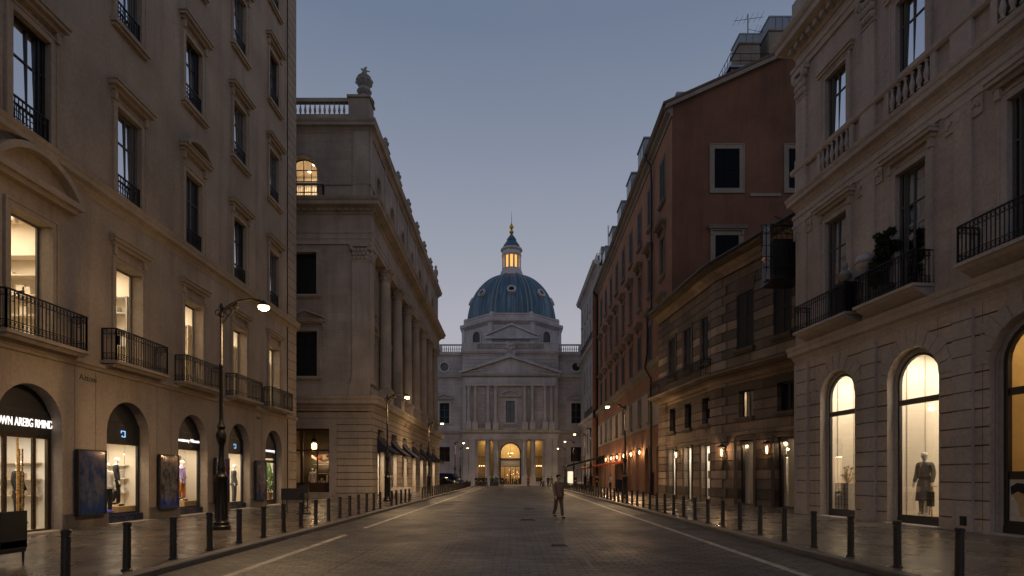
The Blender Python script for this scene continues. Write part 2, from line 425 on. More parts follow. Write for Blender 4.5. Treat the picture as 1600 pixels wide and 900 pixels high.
        if smooth:
            for p in me.polygons: p.use_smooth = True
            try: me.set_sharp_from_angle(angle=math.radians(38))
            except Exception: pass
        ob = bpy.data.objects.new(name, me); COL.objects.link(ob)
        if parent is not None: ob.parent = parent
        else: ob.location = o
        ORG[ob.name] = o
        if bevel:
            b = ob.modifiers.new('edge_wear', 'BEVEL'); b.width = bevel; b.segments = 2; b.limit_method = 'ANGLE'; b.angle_limit = math.radians(50)
        for k, v in props.items(): ob[k] = v
        return ob
s_org = (0, 0, 0)
def thing(name, label, cat, loc=(0,0,0), group=None):
    e = bpy.data.objects.new(name, None); COL.objects.link(e); e.location = loc
    e.empty_display_size = .2
    e['label'] = label; e['category'] = cat
    if group: e['group'] = group
    ORG[e.name] = tuple(loc)
    return e
def tag(o, label=None, cat=None, group=None, kind=None):
    if label: o['label'] = label
    if cat: o['category'] = cat
    if group: o['group'] = group
    if kind: o['kind'] = kind
    return o
def dup(root, loc, rz=0.0, label=None, scale=1):
    r = root.copy(); COL.objects.link(r); r.location = loc; r.rotation_euler = (0,0,rz)
    if scale != 1: r.scale = (scale,)*3
    if label: r['label'] = label
    def rec(src, dst):
        for ch in list(src.children):
            c = ch.copy()
            if ch.type == 'LIGHT': pass
            COL.objects.link(c); c.parent = dst; rec(ch, c)
    rec(root, r)
    return r
def area_light(name, parent, loc, sx, sy, power, color=(1, .80, .56), rot=(0,0,0)):
    li = bpy.data.lights.new(name, 'AREA'); li.shape = 'RECTANGLE'; li.size = sx; li.size_y = sy
    li.energy = power; li.color = color
    o = bpy.data.objects.new(name, li); COL.objects.link(o)
    g = ORG.get(parent.name, (0,0,0)) if parent is not None else (0,0,0)
    o.location = (loc[0]-g[0], loc[1]-g[1], loc[2]-g[2]); o.rotation_euler = rot
    if parent is not None: o.parent = parent
    return o
def point_light(name, parent, loc, power, color=(1, .66, .34), size=.08):
    li = bpy.data.lights.new(name, 'POINT'); li.energy = power; li.color = color; li.shadow_soft_size = size
    o = bpy.data.objects.new(name, li); COL.objects.link(o)
    g = ORG.get(parent.name, (0,0,0)) if parent is not None else (0,0,0)
    o.location = (loc[0]-g[0], loc[1]-g[1], loc[2]-g[2])
    if parent is not None: o.parent = parent
    return o

# openings: (ua, ub, za, zb, kind)  kind: 'r' rectangle, 'a' arch (zb = springing), 'o' circle (za = centre, zb unused)
def op_hw(o, z):
    ua, ub, za, zb, k = o; r = (ub-ua)/2
    if k == 'r': return r if za-1e-6 <= z <= zb+1e-6 else None
    if k == 'a':
        if z < za-1e-6 or z > zb+r+1e-6: return None
        return r if z <= zb else sqrt(max(0, r*r-(z-zb)**2))
    if abs(z-za) > r+1e-6: return None
    return sqrt(max(0, r*r-(z-za)**2))
def outline(o, ins=0.0, n=12, bot=True):
    ua, ub, za, zb, k = o; ua += ins; ub -= ins; c = (ua+ub)/2; r = (ub-ua)/2
    b = za+ins if bot else za
    if k == 'r': return [(ua, b), (ub, b), (ub, zb-ins), (ua, zb-ins)]
    if k == 'a': return [(ua, b), (ub, b)]+[(c+r*cos(PI*i/n), zb+r*sin(PI*i/n)) for i in range(n+1)]
    return [(c+r*cos(2*PI*i/(2*n)), za+r*sin(2*PI*i/(2*n))) for i in range(2*n)]
def wall(mb, u0, u1, z0, z1, ops=(), dep=.35, course=0, gd=.035, gw=.035, jm=None):
    gm = jm or mb
    Z = {z0, z1}
    for o in ops:
        ua, ub, za, zb, k = o; r = (ub-ua)/2
        if k == 'r': Z |= {za, zb}
        elif k == 'a': Z |= {za, zb} | {zb+r*sin(PI/2*i/9) for i in range(1, 10)}
        else: Z |= {za+r*sin(PI/2*i/6) for i in range(-6, 7)}
    if course:
        z = z0
        while z < z1: Z |= {z, z+gw}; z += course
    Z = sorted(z for z in Z if z0-1e-6 <= z <= z1+1e-6)
    lv = [Z[0]]
    for z in Z[1:]:
        if z-lv[-1] > 1e-3: lv.append(z)
    for a, b in zip(lv, lv[1:]):
        mid = (a+b)/2
        gr = bool(course) and ((mid-z0) % course) < gw
        d = -gd if gr else 0
        cuts = []
        for o in ops:
            if op_hw(o, mid) is None: continue
            c = (o[0]+o[1])/2
            ha = op_hw(o, a); hb = op_hw(o, b)
            ha = 0 if ha is None else ha; hb = 0 if hb is None else hb
            if o[4] == 'r' or (o[4] == 'a' and mid < o[3]): ha = hb = (o[1]-o[0])/2
            cuts.append((c-ha, c+ha, c-hb, c+hb))
        cuts.sort()
        la = lb = u0
        for c in cuts+[(u1, u1, u1, u1)]:
            if c[0]-la > 1e-4 or c[2]-lb > 1e-4:
                (gm if gr else mb).quad((la,d,a), (c[0],d,a), (c[2],d,b), (lb,d,b))
                if gr:
                    gm.quad((la,0,a), (c[0],0,a), (c[0],d,a), (la,d,a)); gm.quad((lb,0,b), (c[2],0,b), (c[2],d,b), (lb,d,b))
            la, lb = c[1], c[3]
    for o in ops:
        pts = outline(o); n = len(pts)
        for i in range(n):
            p, q = pts[i], pts[(i+1) % n]
            if abs(p[0]-q[0])+abs(p[1]-q[1]) < 1e-6: continue
            mb.quad((p[0],0,p[1]), (q[0],0,q[1]), (q[0],-dep,q[1]), (p[0],-dep,p[1]))
    return mb
def ring(mb, pin, pout, d0, d1, skip_bottom=False):
    n = len(pin)
    for i in range(n):
        j = (i+1) % n
        if skip_bottom and i == 0: continue
        a, b, c, e = pin[i], pin[j], pout[j], pout[i]
        mb.quad((a[0],d1,a[1]), (b[0],d1,b[1]), (c[0],d1,c[1]), (e[0],d1,e[1]))
        mb.quad((e[0],d0,e[1]), (c[0],d0,c[1]), (c[0],d1,c[1]), (e[0],d1,e[1]))
        mb.quad((a[0],d0,a[1]), (b[0],d0,b[1]), (b[0],d1,b[1]), (a[0],d1,a[1]))
def window(parent, fr, o, rec=.35, fmat='greyframe', pmat='glassd', fw=.06, mull=1, bars=(), trim=None, trimw=.16, trimd=.06,
           sill=None, hood=None, hoodh=.35, hoodw=None, hooddep=.26, name='window', ped=None):
    ua, ub, za, zb, k = o; c = (ua+ub)/2
    mb = MB(fr); ring(mb, outline(o, fw), outline(o, 0), -rec-.06, -rec)
    top = zb+((ub-ua)/2 if k == 'a' else 0)
    ajar = pmat == 'glassr'
    if ajar:        # a pair of casements; the nearer leaf stands a little open and mirrors the sky
        c = ua+(ub-ua)*.8; a_, b_ = ua+fw, c; s_ = RND.uniform(.015, .035); ln_ = .05
        def q_(t0, t1, e=.022): return [(a_+(b_-a_)*t0, -rec-.03-s_*t0+e), (a_+(b_-a_)*t1, -rec-.03-s_*t1+e), (a_+(b_-a_)*t1, -rec-.03-s_*t1-e), (a_+(b_-a_)*t0, -rec-.03-s_*t0-e)]
        mb.prism(q_(0, .1), za+fw, top-fw); mb.prism(q_(.94, 1), za+fw, top-fw); mb.prism(q_(.62, .67), za+fw, top-fw)
        for z0_, z1_ in [(za+fw, za+fw+.09), (top-fw-.07, top-fw)]+[(bz-.02, bz+.02) for bz in bars]: mb.prism(q_(.1, .9), z0_, z1_)
        mb.box(c, c+.06, -rec-.055, -rec, za+fw, top-fw); mb.box(ub-fw-.04, ub-fw, -rec-.055, -rec, za+fw, top-fw)
    for i in range(0 if ajar else mull):
        x = ua+(ub-ua)*(i+1)/(mull+1); mb.box(x-fw*.55, x+fw*.55, -rec-.055, -rec+.004, za+fw, top-fw*.9)
    for bz in bars:
        h = op_hw(o, bz) or .1
        mb.box(c if ajar else c-h+fw*.8, c+h-fw*.8, -rec-.05, -rec+.007, bz-fw*.4, bz+fw*.4)
    w = mb.build(name, fmat, parent)
    if ajar:
        (x0_, y0_), (x1_, y1_) = (a_, -rec-.03), (b_, -rec-.03-s_)
        MB(fr).quad((x0_, y0_+.02, za+fw), (x1_, y1_+.02, za+fw), (x1_, y1_+.02-ln_, top-fw), (x0_, y0_+.02-ln_, top-fw)).build('pane', 'glassr', w)
        MB(fr).quad((c+.03, -rec-.035, za+fw), (ub-fw, -rec-.035, za+fw), (ub-fw, -rec-.035, top-fw), (c+.03, -rec-.035, top-fw)).build('pane', 'glassd', w)
        MB(fr).quad((ua, -rec-.3, za), (ub, -rec-.3, za), (ub, -rec-.3, top), (ua, -rec-.3, top)).build('curtain', 'clothblack', w); c = (ua+ub)/2
    elif pmat: MB(fr).quad(*[(u, -rec-.03, z) for u, z in outline(o, fw*.5)]).build('pane', pmat, w)
    if trim:
        t = MB(fr); ring(t, outline(o, 0), outline(o, -trimw), -.002, trimd, k != 'o' and bool(sill))
        ring(t, outline(o, -trimw), outline(o, -trimw-.05), -.002, trimd+.03, k != 'o' and bool(sill))
        if trim: t.build('surround', trim, w)
    if sill:
        e = trimw+.12
        MB(fr).box(ua-e, ub+e, -.02, .2, za-.14, za-.004).box(ua-e+.06, ub+e-.06, -.02, .13, za-.24, za-.14).build('sill', sill, w)
    if hood:
        hw = hoodw or (ub-ua)/2+.38; zt = top+hoodh
        h = MB(fr)
        h.box(c-hw+.08, c+hw-.08, -.01, hooddep*.55, zt-.22, zt-.1)
        h.box(c-hw, c+hw, -.01, hooddep, zt-.1, zt+.02); h.box(c-hw-.03, c+hw+.03, -.01, hooddep+.05, zt+.02, zt+.07)
        if ped == 'seg':
            R_ = hw*1.25; zc = zt+.07-sqrt(R_*R_-hw*hw)
            a0 = math.asin(hw/R_)
            arc = [(c+R_*sin(t), zc+R_*cos(t)) for t in [a0-2*a0*i/12 for i in range(13)]]
            arc2 = [(c+(R_-.16)*sin(t), zc+(R_-.16)*cos(t)) for t in [a0-2*a0*i/12 for i in range(13)]]
            for i in range(12):
                h.prism_d([arc[i], arc[i+1], arc2[i+1], arc2[i]], 0, hooddep+.06)
            h.prism_d([(p[0], max(p[1], zt+.07)) for p in arc2], -.01, .06)
        if ped == 'tri':
            hp = hw*.42
            h.prism_d([(c-hw-.05, zt+.07), (c+hw+.05, zt+.07), (c, zt+hp)], -.01, .08)
            for sx in (-1, 1):
                h.prism_d([(c+sx*(hw+.05), zt+.07), (c, zt+hp+.02), (c, zt+hp+.15), (c+sx*(hw+.09), zt+.17)], 0, hooddep+.04)
        for sx in (-1, 1):      # little brackets
            h.box(c+sx*(hw-.22)-.07, c+sx*(hw-.22)+.07, -.01, hooddep*.5, zt-.5, zt-.2)
        h.build('hood', hood, w)
    return w
def shutters(parent, fr, o, d=.02, mat='shutter', closed=True, n=26):
    ua, ub, za, zb, k = o; c = (ua+ub)/2
    w = MB(fr)
    for (a, b) in ((ua+.01, c-.01), (c+.01, ub-.01)):
        w.box(a, b, d-.05, d-.02, za+.01, zb-.01)
        for (p, q) in ((a, a+.07), (b-.07, b)): w.box(p, q, d-.02, d+.012, za+.01, zb-.01)
        for z in (za+.01, (za+zb)/2-.05, zb-.11): w.box(a+.07, b-.07, d-.02, d+.01, z, z+.1)
        z = za+.14
        while z < zb-.15:
            w.add([(a+.07,d-.022,z+.05),(b-.07,d-.022,z+.05),(b-.07,d+.006,z),(a+.07,d+.006,z)], [(0,1,2,3)]); z += (zb-za)/n
    return w.build('shutter', mat, parent)
def railing(mb, u0, u1, d1, z0, z1, d0=0.0, step=.12, scroll=True, ends=True):
    runs = [((u0, d1), (u1, d1))]
    if ends: runs += [((u0, d0), (u0, d1)), ((u1, d0), (u1, d1))]
    for (a, b) in runs:
        ln = sqrt((a[0]-b[0])**2+(a[1]-b[1])**2); n = max(1, int(ln/step))
        def bar(z, h, w):
            if a[1] == b[1]: mb.box(min(a[0],b[0])-w, max(a[0],b[0])+w, a[1]-w, a[1]+w, z, z+h)
            else: mb.box(a[0]-w, a[0]+w, min(a[1],b[1]), max(a[1],b[1])-w*1.05, z, z+h)
        bar(z1-.04, .04, .028); bar(z0+.05, .025, .014); bar(z1-.2, .02, .012); bar(z0+.22, .02, .012)
        for i in range(n+1):
            t = i/n; x = a[0]+(b[0]-a[0])*t; y = a[1]+(b[1]-a[1])*t; w = .010 if i not in (0, n) else .02
            mb.box(x-w, x+w, y-w, y+w, z0, z1-.04)
            if scroll and i < n:
                x2 = x+(b[0]-a[0])*.5/n; y2 = y+(b[1]-a[1])*.5/n; pl = 'uz' if a[1] == b[1] else 'dz'
                for zc in (z1-.12, z0+.145): mb.ringbar((x2, y2, zc), .042, .008, pl, 8)
                if i % 3 == 1:
                    mb.ringbar((x2, y2, z1-.27), .05, .008, pl, 8)
def balcony(parent, fr, u0, u1, dep, z, mat, rh=1.03, th=.3, scroll=True):
    sl = MB(fr).box(u0-.06, u1+.06, -.02, dep+.08, z-.1, z-.004)
    sl.prism_u([(-.01, z-.1), (dep+.02, z-.1), (dep-.08, z-.2), (dep*.55, z-th), (.12, z-th-.12), (-.01, z-th-.14)], u0, u1)
    b = sl.build('balcony', mat, parent)
    r = MB(fr); railing(r, u0, u1, dep, z, z+rh, 0.02, scroll=scroll)
    r.build('railing', 'iron', b)
    return b
def room(parent, fr, u0, u1, z0, z1, d0, dep, mat='cream', power=45, floor='creamfloor', color=(1,.80,.56), spots=0, name='interior', front=0):
    b = MB(fr)
    b.quad((u0,-d0,z0),(u0,-dep,z0),(u0,-dep,z1),(u0,-d0,z1)); b.quad((u1,-d0,z0),(u1,-dep,z0),(u1,-dep,z1),(u1,-d0,z1))
    b.quad((u0,-d0,z1),(u1,-d0,z1),(u1,-dep,z1),(u0,-dep,z1)); b.quad((u0,-dep,z0),(u1,-dep,z0),(u1,-dep,z1),(u0,-dep,z1))
    it = b.build(name, mat, parent)
    MB(fr).quad((u0,-d0,z0),(u1,-d0,z0),(u1,-dep,z0),(u0,-dep,z0)).build('floor', floor, it)
    P = fr.P((u0+u1)/2, -(d0+dep)/2, z1-.06)
    if power:
        o = area_light('ceiling_light', it, P, (dep-d0)*.6, (u1-u0)*.6, power, color)
        o.rotation_euler = (0, 0, math.atan2(fr.u[1], fr.u[0])+PI/2)
    if front:
        o = area_light('added_display_fill', it, fr.P((u0+u1)/2-.2, -d0-.12, z1-.12), (u1-u0)*.6, .15, front, color)  # added light behind the glass to lift the mannequins, no fitting there
        ang = math.atan2(fr.u[1], fr.u[0])
        o.rotation_euler = (Vector((-fr.n[0], -fr.n[1], -.9))).to_track_quat('-Z', 'Y').to_euler()
    if spots:
        s = MB(fr)
        for i in range(spots):
            uu = u0+(u1-u0)*(.25+.5*((i*.618) % 1)); dd = d0+(dep-d0)*(i+.7)/(spots+.5)
            s.brk(); s.lathe(uu, -dd, [(.13, z1-.035), (.13, z1-.012)], 10)
        s.build('downlight', 'white_glow', it)
    return it
def text(body, size, mat, fr, u, d, z, parent, name='lettering', flip=1, align='CENTER', ext=.008, sx=1.0):
    cu = bpy.data.curves.new(name, 'FONT'); cu.body = body; cu.size = size; cu.align_x = align; cu.align_y = 'CENTER'; cu.extrude = ext
    tmp = bpy.data.objects.new(name, cu); COL.objects.link(tmp)
    dg = bpy.context.evaluated_depsgraph_get(); dg.update()
    me = bpy.data.meshes.new_from_object(tmp.evaluated_get(dg))
    bpy.data.objects.remove(tmp)
    mb = MB(fr)
    mb.add([(u+flip*v.co.x*sx, d+v.co.z, z+v.co.y) for v in me.vertices], [tuple(p.vertices) for p in me.polygons])
    bpy.data.meshes.remove(me)
    return mb.build(name, mat, parent)
def column(mb, cx, cy, r, z0, z1, n=18, cap=True, pedestal=0):
    h = z1-z0
    mb.box(cx-r*1.35, cx+r*1.35, cy-r*1.35, cy+r*1.35, z0, z0+r*.35)
    p = [(r*1.32, z0+r*.36), (r*1.35, z0+r*.5), (r*1.2, z0+r*.66), (r*1.12, z0+r*.7), (r*1.2, z0+r*.85), (r*1.02, z0+r*.98)]
    ch = r*2.1 if cap else r*.6
    zt = z1-ch
    for i in range(7):
        t = i/6; p.append((r*(1-.16*t**1.6), z0+r+(zt-z0-r)*t))
    p += [(r*.95, zt+.02), (r*.95, zt+r*.1), (r*.84, zt+r*.14)]
    if cap: p += [(r*.98, zt+r*.6), (r*.88, zt+r*.7), (r*1.08, zt+r*1.25), (r*.92, zt+r*1.35), (r*1.3, zt+r*1.8)]
    else: p += [(r*1.15, zt+r*.35)]
    mb.lathe(cx, cy, p, n)
    if cap:     # acanthus leaves and volutes
        for tier, (rr, zz, k) in enumerate(((1.05, .55, 8), (1.16, 1.15, 8))):
            for i in range(k):
                a = 2*PI*(i+.5*tier)/k; x = cx+r*rr*cos(a); y = cy+r*rr*sin(a); s = r*.17
                mb.sphere((x, y, zt+r*zz), s, 5, 1, 1, 1.3)
        for i in range(4):
            a = PI/4+i*PI/2; mb.sphere((cx+r*1.42*cos(a), cy+r*1.42*sin(a), zt+r*1.62), r*.22, 5)
    mb.box(cx-r*1.3, cx+r*1.3, cy-r*1.3, cy+r*1.3, z1-r*.3, z1)
BAL = [(.07, 0), (.07, .04), (.035, .07), (.075, .22), (.08, .3), (.04, .5), (.03, .62), (.06, .66), (.06, .7)]
def baluster(mb, cx, cy, z0, h, n=8, w=1.0): mb.lathe(cx, cy, [(r*w, z0+z/.7*h) for r, z in BAL], n)
def dentils(mb, u0, u1, d0, d1, z0, z1, step):
    n = int(abs(u1-u0)/step)
    for i in range(n): 
        a = u0+(u1-u0)*(i+.25)/n; mb.box(a, a+step*.5, d0, d1, z0, z1)
def cprof(z0, z1, out, base=0.0):     # classical cornice profile between heights z0..z1, projecting out
    h = z1-z0
    return [(-.02, z0), (base+.05*out, z0), (base+.12*out, z0+.14*h), (base+.34*out, z0+.3*h), (base+.36*out, z0+.36*h), (base+.80*out, z0+.48*h),
            (base+.82*out, z0+.72*h), (base+.92*out, z0+.80*h), (base+out, z0+.96*h), (base+out, z1), (-.02, z1)]

# ------------------------------------------------------------------ camera, world, sun
cam = bpy.data.cameras.new('camera'); cam_o = bpy.data.objects.new('camera', cam); COL.objects.link(cam_o)
cam.sensor_width = 36; cam.lens = 20.25; cam.shift_y = .184; cam.clip_end = 3000; cam.clip_start = .1
cam_o.location = (0, 0, 1.7); cam_o.rotation_euler = (PI/2, 0, 0)
SC.camera = cam_o
wd = bpy.data.worlds.new('World'); SC.world = wd; wd.use_nodes = True
nt = wd.node_tree; bg = nt.nodes['Background']
tc = N(nt, 'ShaderNodeTexCoord'); sp = N(nt, 'ShaderNodeSeparateXYZ'); L(nt, tc.outputs['Generated'], sp.inputs[0])
grad = ramp(nt, sp.outputs[2], [(0.0, (.47, .44, .46)), (.12, (.455, .435, .47)), (.25, (.405, .405, .465)), (.36, (.315, .335, .405)), (.476, (.232, .265, .348)), (.615, (.143, .187, .275)), (1.0, (.09, .125, .20))])
cl = noise(nt, scaled(nt, tc.outputs['Generated'], (1.2, 1.2, 5)), 1.6, 5, .55)
grad = mixc(nt, mathn(nt, 'MULTIPLY', ramp(nt, cl, [(.4, 0.0), (.75, 1.0)]), .06), grad, (.36, .35, .40))
sky = N(nt, 'ShaderNodeTexSky'); sky.sky_type = 'NISHITA'; sky.sun_disc = False
sky.sun_elevation = math.radians(1.0); sky.sun_rotation = math.radians(200); sky.air_density = 1.2; sky.dust_density = 1.5
mx = N(nt, 'ShaderNodeMix', data_type='RGBA', blend_type='ADD'); mx.inputs[0].default_value = .012
L(nt, grad, mx.inputs[6]); L(nt, sky.outputs[0], mx.inputs[7])
L(nt, mx.outputs[2], bg.inputs['Color']); bg.inputs['Strength'].default_value = 1.0
sun = bpy.data.lights.new('sun', 'SUN'); sun.energy = .05; sun.angle = math.radians(25); sun.color = (1, .8, .75)
sun_o = bpy.data.objects.new('sun', sun); COL.objects.link(sun_o); sun_o.rotation_euler = (math.radians(62), 0, math.radians(20))
SC.view_settings.view_transform = 'Standard'; SC.view_settings.look = 'None'; SC.view_settings.exposure = 0
SC.render.engine = 'CYCLES'
cy = SC.cycles; cy.use_denoising = True; cy.use_light_tree = True; cy.max_bounces = 7; cy.diffuse_bounces = 3; cy.glossy_bounces = 3
cy.transparent_max_bounces = 12; cy.sample_clamp_indirect = 3; cy.caustics_reflective = False; cy.caustics_refractive = False; cy.sample_clamp_direct = 0

# ------------------------------------------------------------------ ground
PZ = .12
def sheet(name, mat, x0, x1, y0, y1, z, nx=1, ny=1):
    mb = MB(); mb.quad((x0,y0,z),(x1,y0,z),(x1,y1,z),(x0,y1,z)); return tag(mb.build(name, mat), kind='structure')
sheet('ground', 'road', -900, 900, -300, 1500, -.02)
sheet('road', 'road', -6.1, 6.3, -25, 91, 0)
sheet('plaza', 'road', -60, 60, 91, 109, 0.0)
for nm, x0, x1 in (('pavement', -34, -6.32), ('pavement', 6.52, 40)):
    tag(MB().box(x0, x1, -25, 90.9, -.05, PZ).build(nm, 'pave'), kind='structure')
for x0, x1, s in ((-6.32, -6.1, 1), (6.3, 6.52, -1)):
    mb = MB(); y = -25
    while y < 90.5:
        e = y+1.0
        fx = x1 if s > 0 else x0; bx_ = x0 if s > 0 else x1
        mb.prism_u if False else None
        pr = [(bx_, -.05), (bx_, PZ+.003), (fx-.025*s, PZ+.003), (fx, PZ-.022), (fx, -.05)]
        n = len(pr)
        mb.add([(x, y+.004, z) for x, z in pr]+[(x, e-.004, z) for x, z in pr], [tuple(range(n)), tuple(range(2*n-1, n-1, -1))]+[(i,(i+1)%n,n+(i+1)%n,n+i) for i in range(n)])
        y = e
    tag(mb.build('kerb', 'kerb'), kind='structure')
mk = MB()
def strip(mb, x0, x1, w, y0, y1, z=.004):
    mb.quad((x0-w/2,y0,z),(x0+w/2,y0,z),(x1+w/2,y1,z),(x1-w/2,y1,z))
strip(mk, -4.92, -4.84, .17, -12, 16.8); strip(mk, -4.84, -4.55, .17, 18.9, 88)
strip(mk, 4.88, 5.15, .17, -12, 30); strip(mk, 5.15, 5.75, .17, 30, 88)
tag(mk.build('road_markings', 'paint'), kind='structure')
ch = MB()     # narrow stone drainage channels let into the setts
for x0, x1, w in ((-1.75, -1.75, .05), (-1.62, -1.62, .04), (1.55, 1.35, .05), (-.1, -.1, .03), (-3.3,-3.3,.03)):
    strip(ch, x0, x1, w, -12, 88, .004)
for y in (15.6, 31.0): ch.quad((-6.0, y, .0045), (6.2, y+.1, .0045), (6.2, y+.14, .0045), (-6.0, y+.04, .0045))
tag(ch.build('road_seams', plain('dark_seam', (.018,.016,.015), .5)), kind='structure')
for i, (x, y, r) in enumerate(((1.15, 14.2, .22), (.6, 22.5, .3), (.9, 30, .3))):
    m_ = MB()
    m_.box(x-r, x+r, y-r*.8, y+r*.8, -.01, .012)
    for k in range(5): m_.box(x-r+.05, x+r-.05, y-r*.7+k*r*.32, y-r*.7+k*r*.32+.03, .012, .017)
    tag(m_.build('drain_cover', 'iron'), ['small iron drain cover in the road, nearest the camera', 'iron drain cover in the middle of the road, second from the camera', 'iron drain cover in the road, farthest from the camera'][i], 'drain cover')

# ------------------------------------------------------------------ building A: plastered corner block on the left
FA = frame(-13.1, 0, 0, 1, 1)
A = thing('corner_building', 'tall warm plaster building on the left with arched shops and five lit balcony windows', 'building', (-18, 18, 0))
cA = [15.7+4*k for k in range(-2, 5)]
ops = []
for c in cA:
    ops += [(c-1.08, c+1.08, PZ+.003, 3.15, 'a'), (c-.68, c+.68, 5.45, 8.78, 'r'), (c-.62, c+.62, 10.97, 13.97, 'r'),
            (c-.62, c+.62, 16.75, 19.45, 'r'), (c-.62, c+.62, 22.05, 24.8, 'r'), (c-.62, c+.62, 27.45, 30.2, 'r')]
wl = MB(FA); wall(wl, -16, 33.55, -.05, 33, ops, .36)
wl.build('wall', 'plaster_a', A)
q = MB(FA)          # quoined corner pier, rusticated
wall(q, 33.55, 34.8, -.05, 33, (), course=.55, gd=.03, gw=.03)
q.quad((33.55,0,-.05),(33.55,.05,-.05),(33.55,.05,33),(33.55,0,33))
z = .45
qb = MB(FA)
while z < 33:
    qb.box(33.55, 34.85, -.02, .05, z, z+.5); z += .54
qb.build('quoins', 'trim_a', A)
e = MB(); e.box(-30, -13.13, 34.3, 34.79, -.05, 33).box(-30, -13.13, -16, -15.5, -.05, 33).box(-30.3, -30, -16, 34.79, -.05, 33).box(-30, -13.2, -15.4, 34.2, 32.8, 33.3)
e.build('side_walls', 'plaster_a', A)
q.build('corner_pier', 'plaster_a', A)
co = MB(FA)
co.prism_u(cprof(10.35, 10.93, .30), -16, 34.9)
co.prism_u(cprof(31.9, 33.0, .7), -16, 35.2)
co.prism_u([(-.01, 5.02), (.05, 5.02), (.09, 5.1), (.14, 5.14), (.14, 5.24), (-.01, 5.24)], -16, 34.9)
co.build('cornice', 'trim_a', A)
pl = MB(FA)
for i, c in enumerate(cA+[35.7]):
    a = c-4+1.085 if i else -16
    pl.brk(); pl.box(a, min(c-1.085, 34.85), -.02, .07, -.05, .52)
    pl.box(a, min(c-1.085, 34.85), -.02, .04, .52, .58)
pl.build('plinth', 'plinth', A)
js = MB(FA)          # fine vertical joints of the ground-floor panels
for c in cA: js.brk(); js.box(c+1.55, c+1.563, -.005, .004, .6, 5.0); js.brk(); js.box(c+2.42, c+2.433, -.005, .004, .6, 5.0)
js.build('panel_joint', 'blackframe', A)
for i, c in enumerate(cA):
    vis = i-2           # 0 is the nearest shop in view
    # first-floor lit window with balcony
    o = (c-.68, c+.68, 5.45, 8.78, 'r')
    w = window(A, FA, o, .36, 'woodframe' if 0 else 'greyframe', 'glass', .05, 0, (), 'trim_a', .14, .04, None, 'trim_a' if vis != 0 else None, .72, .98, .2)
    if vis == 0: 
        hh = MB(FA); c0 = c; arcs = []
        R_ = 1.75; zc = 10.62-R_; a0 = math.asin(1.45/R_)
        arc = [(c0+R_*sin(t), zc+R_*cos(t)) for t in [a0-2*a0*k/14 for k in range(15)]]
        arc2 = [(c0+(R_-.17)*sin(t), zc+(R_-.17)*cos(t)) for t in [a0-2*a0*k/14 for k in range(15)]]
        for k in range(14): hh.prism_d([arc[k], arc[k+1], arc2[k+1], arc2[k]], 0, .34)
        hh.prism_d(arc2, -.01, .06); hh.box(c0-1.5, c0+1.5, -.01, .34, arc[0][1]-.28, arc[0][1]-.1); hh.box(c0-1.4, c0+1.4, -.01, .22, arc[0][1]-.42, arc[0][1]-.28)
        hh.build('hood', 'trim_a', w)
    room(A, FA, c-1.5, c+1.9, 5.3, 9.4, .44, 5.2, 'cream', 190, color=(1,.86,.66), spots=9)
    sh = MB(FA); sh.box(c+.2, c+1.2, -3.6, -3.0, 5.3, 6.1).box(c+.3, c+1.1, -3.5, -3.05, 6.1, 6.13).brk().box(c-1.2, c-.2, -4.9, -4.7, 5.3, 7.6); sh.build('furniture', 'tan', A)
    sf = MB(FA)
    for zz in (5.9, 6.5, 7.1, 7.7, 8.3): sf.box(c+1.5, c+1.88, -4.6, -1.1, zz, zz+.04)
    for dd in (-1.1, -2.3, -3.5, -4.6): sf.box(c+1.5, c+1.88, dd-.02, dd+.02, 5.35, 8.34)
    for q in range(26):
        zz = 5.94+.6*RND.randrange(4); dd = -RND.uniform(1.2, 4.4); sf.box(c+1.6, c+1.85, dd-.14, dd+.1, zz, zz+RND.uniform(.12, .42))
    sf.build('shelving', 'greywhite' if vis % 2 else 'cream', A)
    sb_ = MB(FA); sb_.box(c-1.4, c+1.4, -3.05, -3.0, 8.9, 9.38).box(c-1.4, c+1.4, -1.6, -1.55, 9.2, 9.38); sb_.build('ceiling_beam', 'creamfloor', A)
    balcony(A, FA, c-1.32, c+1.40, .47, 5.41, 'trim_a', th=.16)
    # upper windows
    for fl, (za, zb) in enumerate(((10.97, 13.97), (16.75, 19.45), (22.05, 24.8), (27.45, 30.2))):
        o = (c-.62, c+.62, za, zb, 'r')
        ped = 'seg' if (fl == 0 and vis in (2, -2)) else None
        w = window(A, FA, o, .13, 'greyframe' if (vis+fl) % 3 else 'blackframe', 'glassr' if not (fl == 0 and vis == 2) else 'fascia', .06, 1, (za+(zb-za)*.66,), 'trim_a', .17, .05,
               'trim_a' if fl else None, 'trim_a', .62 if not ped else .9, 1.02, .28, ped=ped)
        rl = MB(FA); railing(rl, c-.6, c+.6, -.04, za+.02, za+.82, scroll=False, ends=False, step=.11); rl.build('railing', 'iron', w)
        if (vis+fl) % 2 and fl:     # drawn curtain seen behind the glass edge
            pass
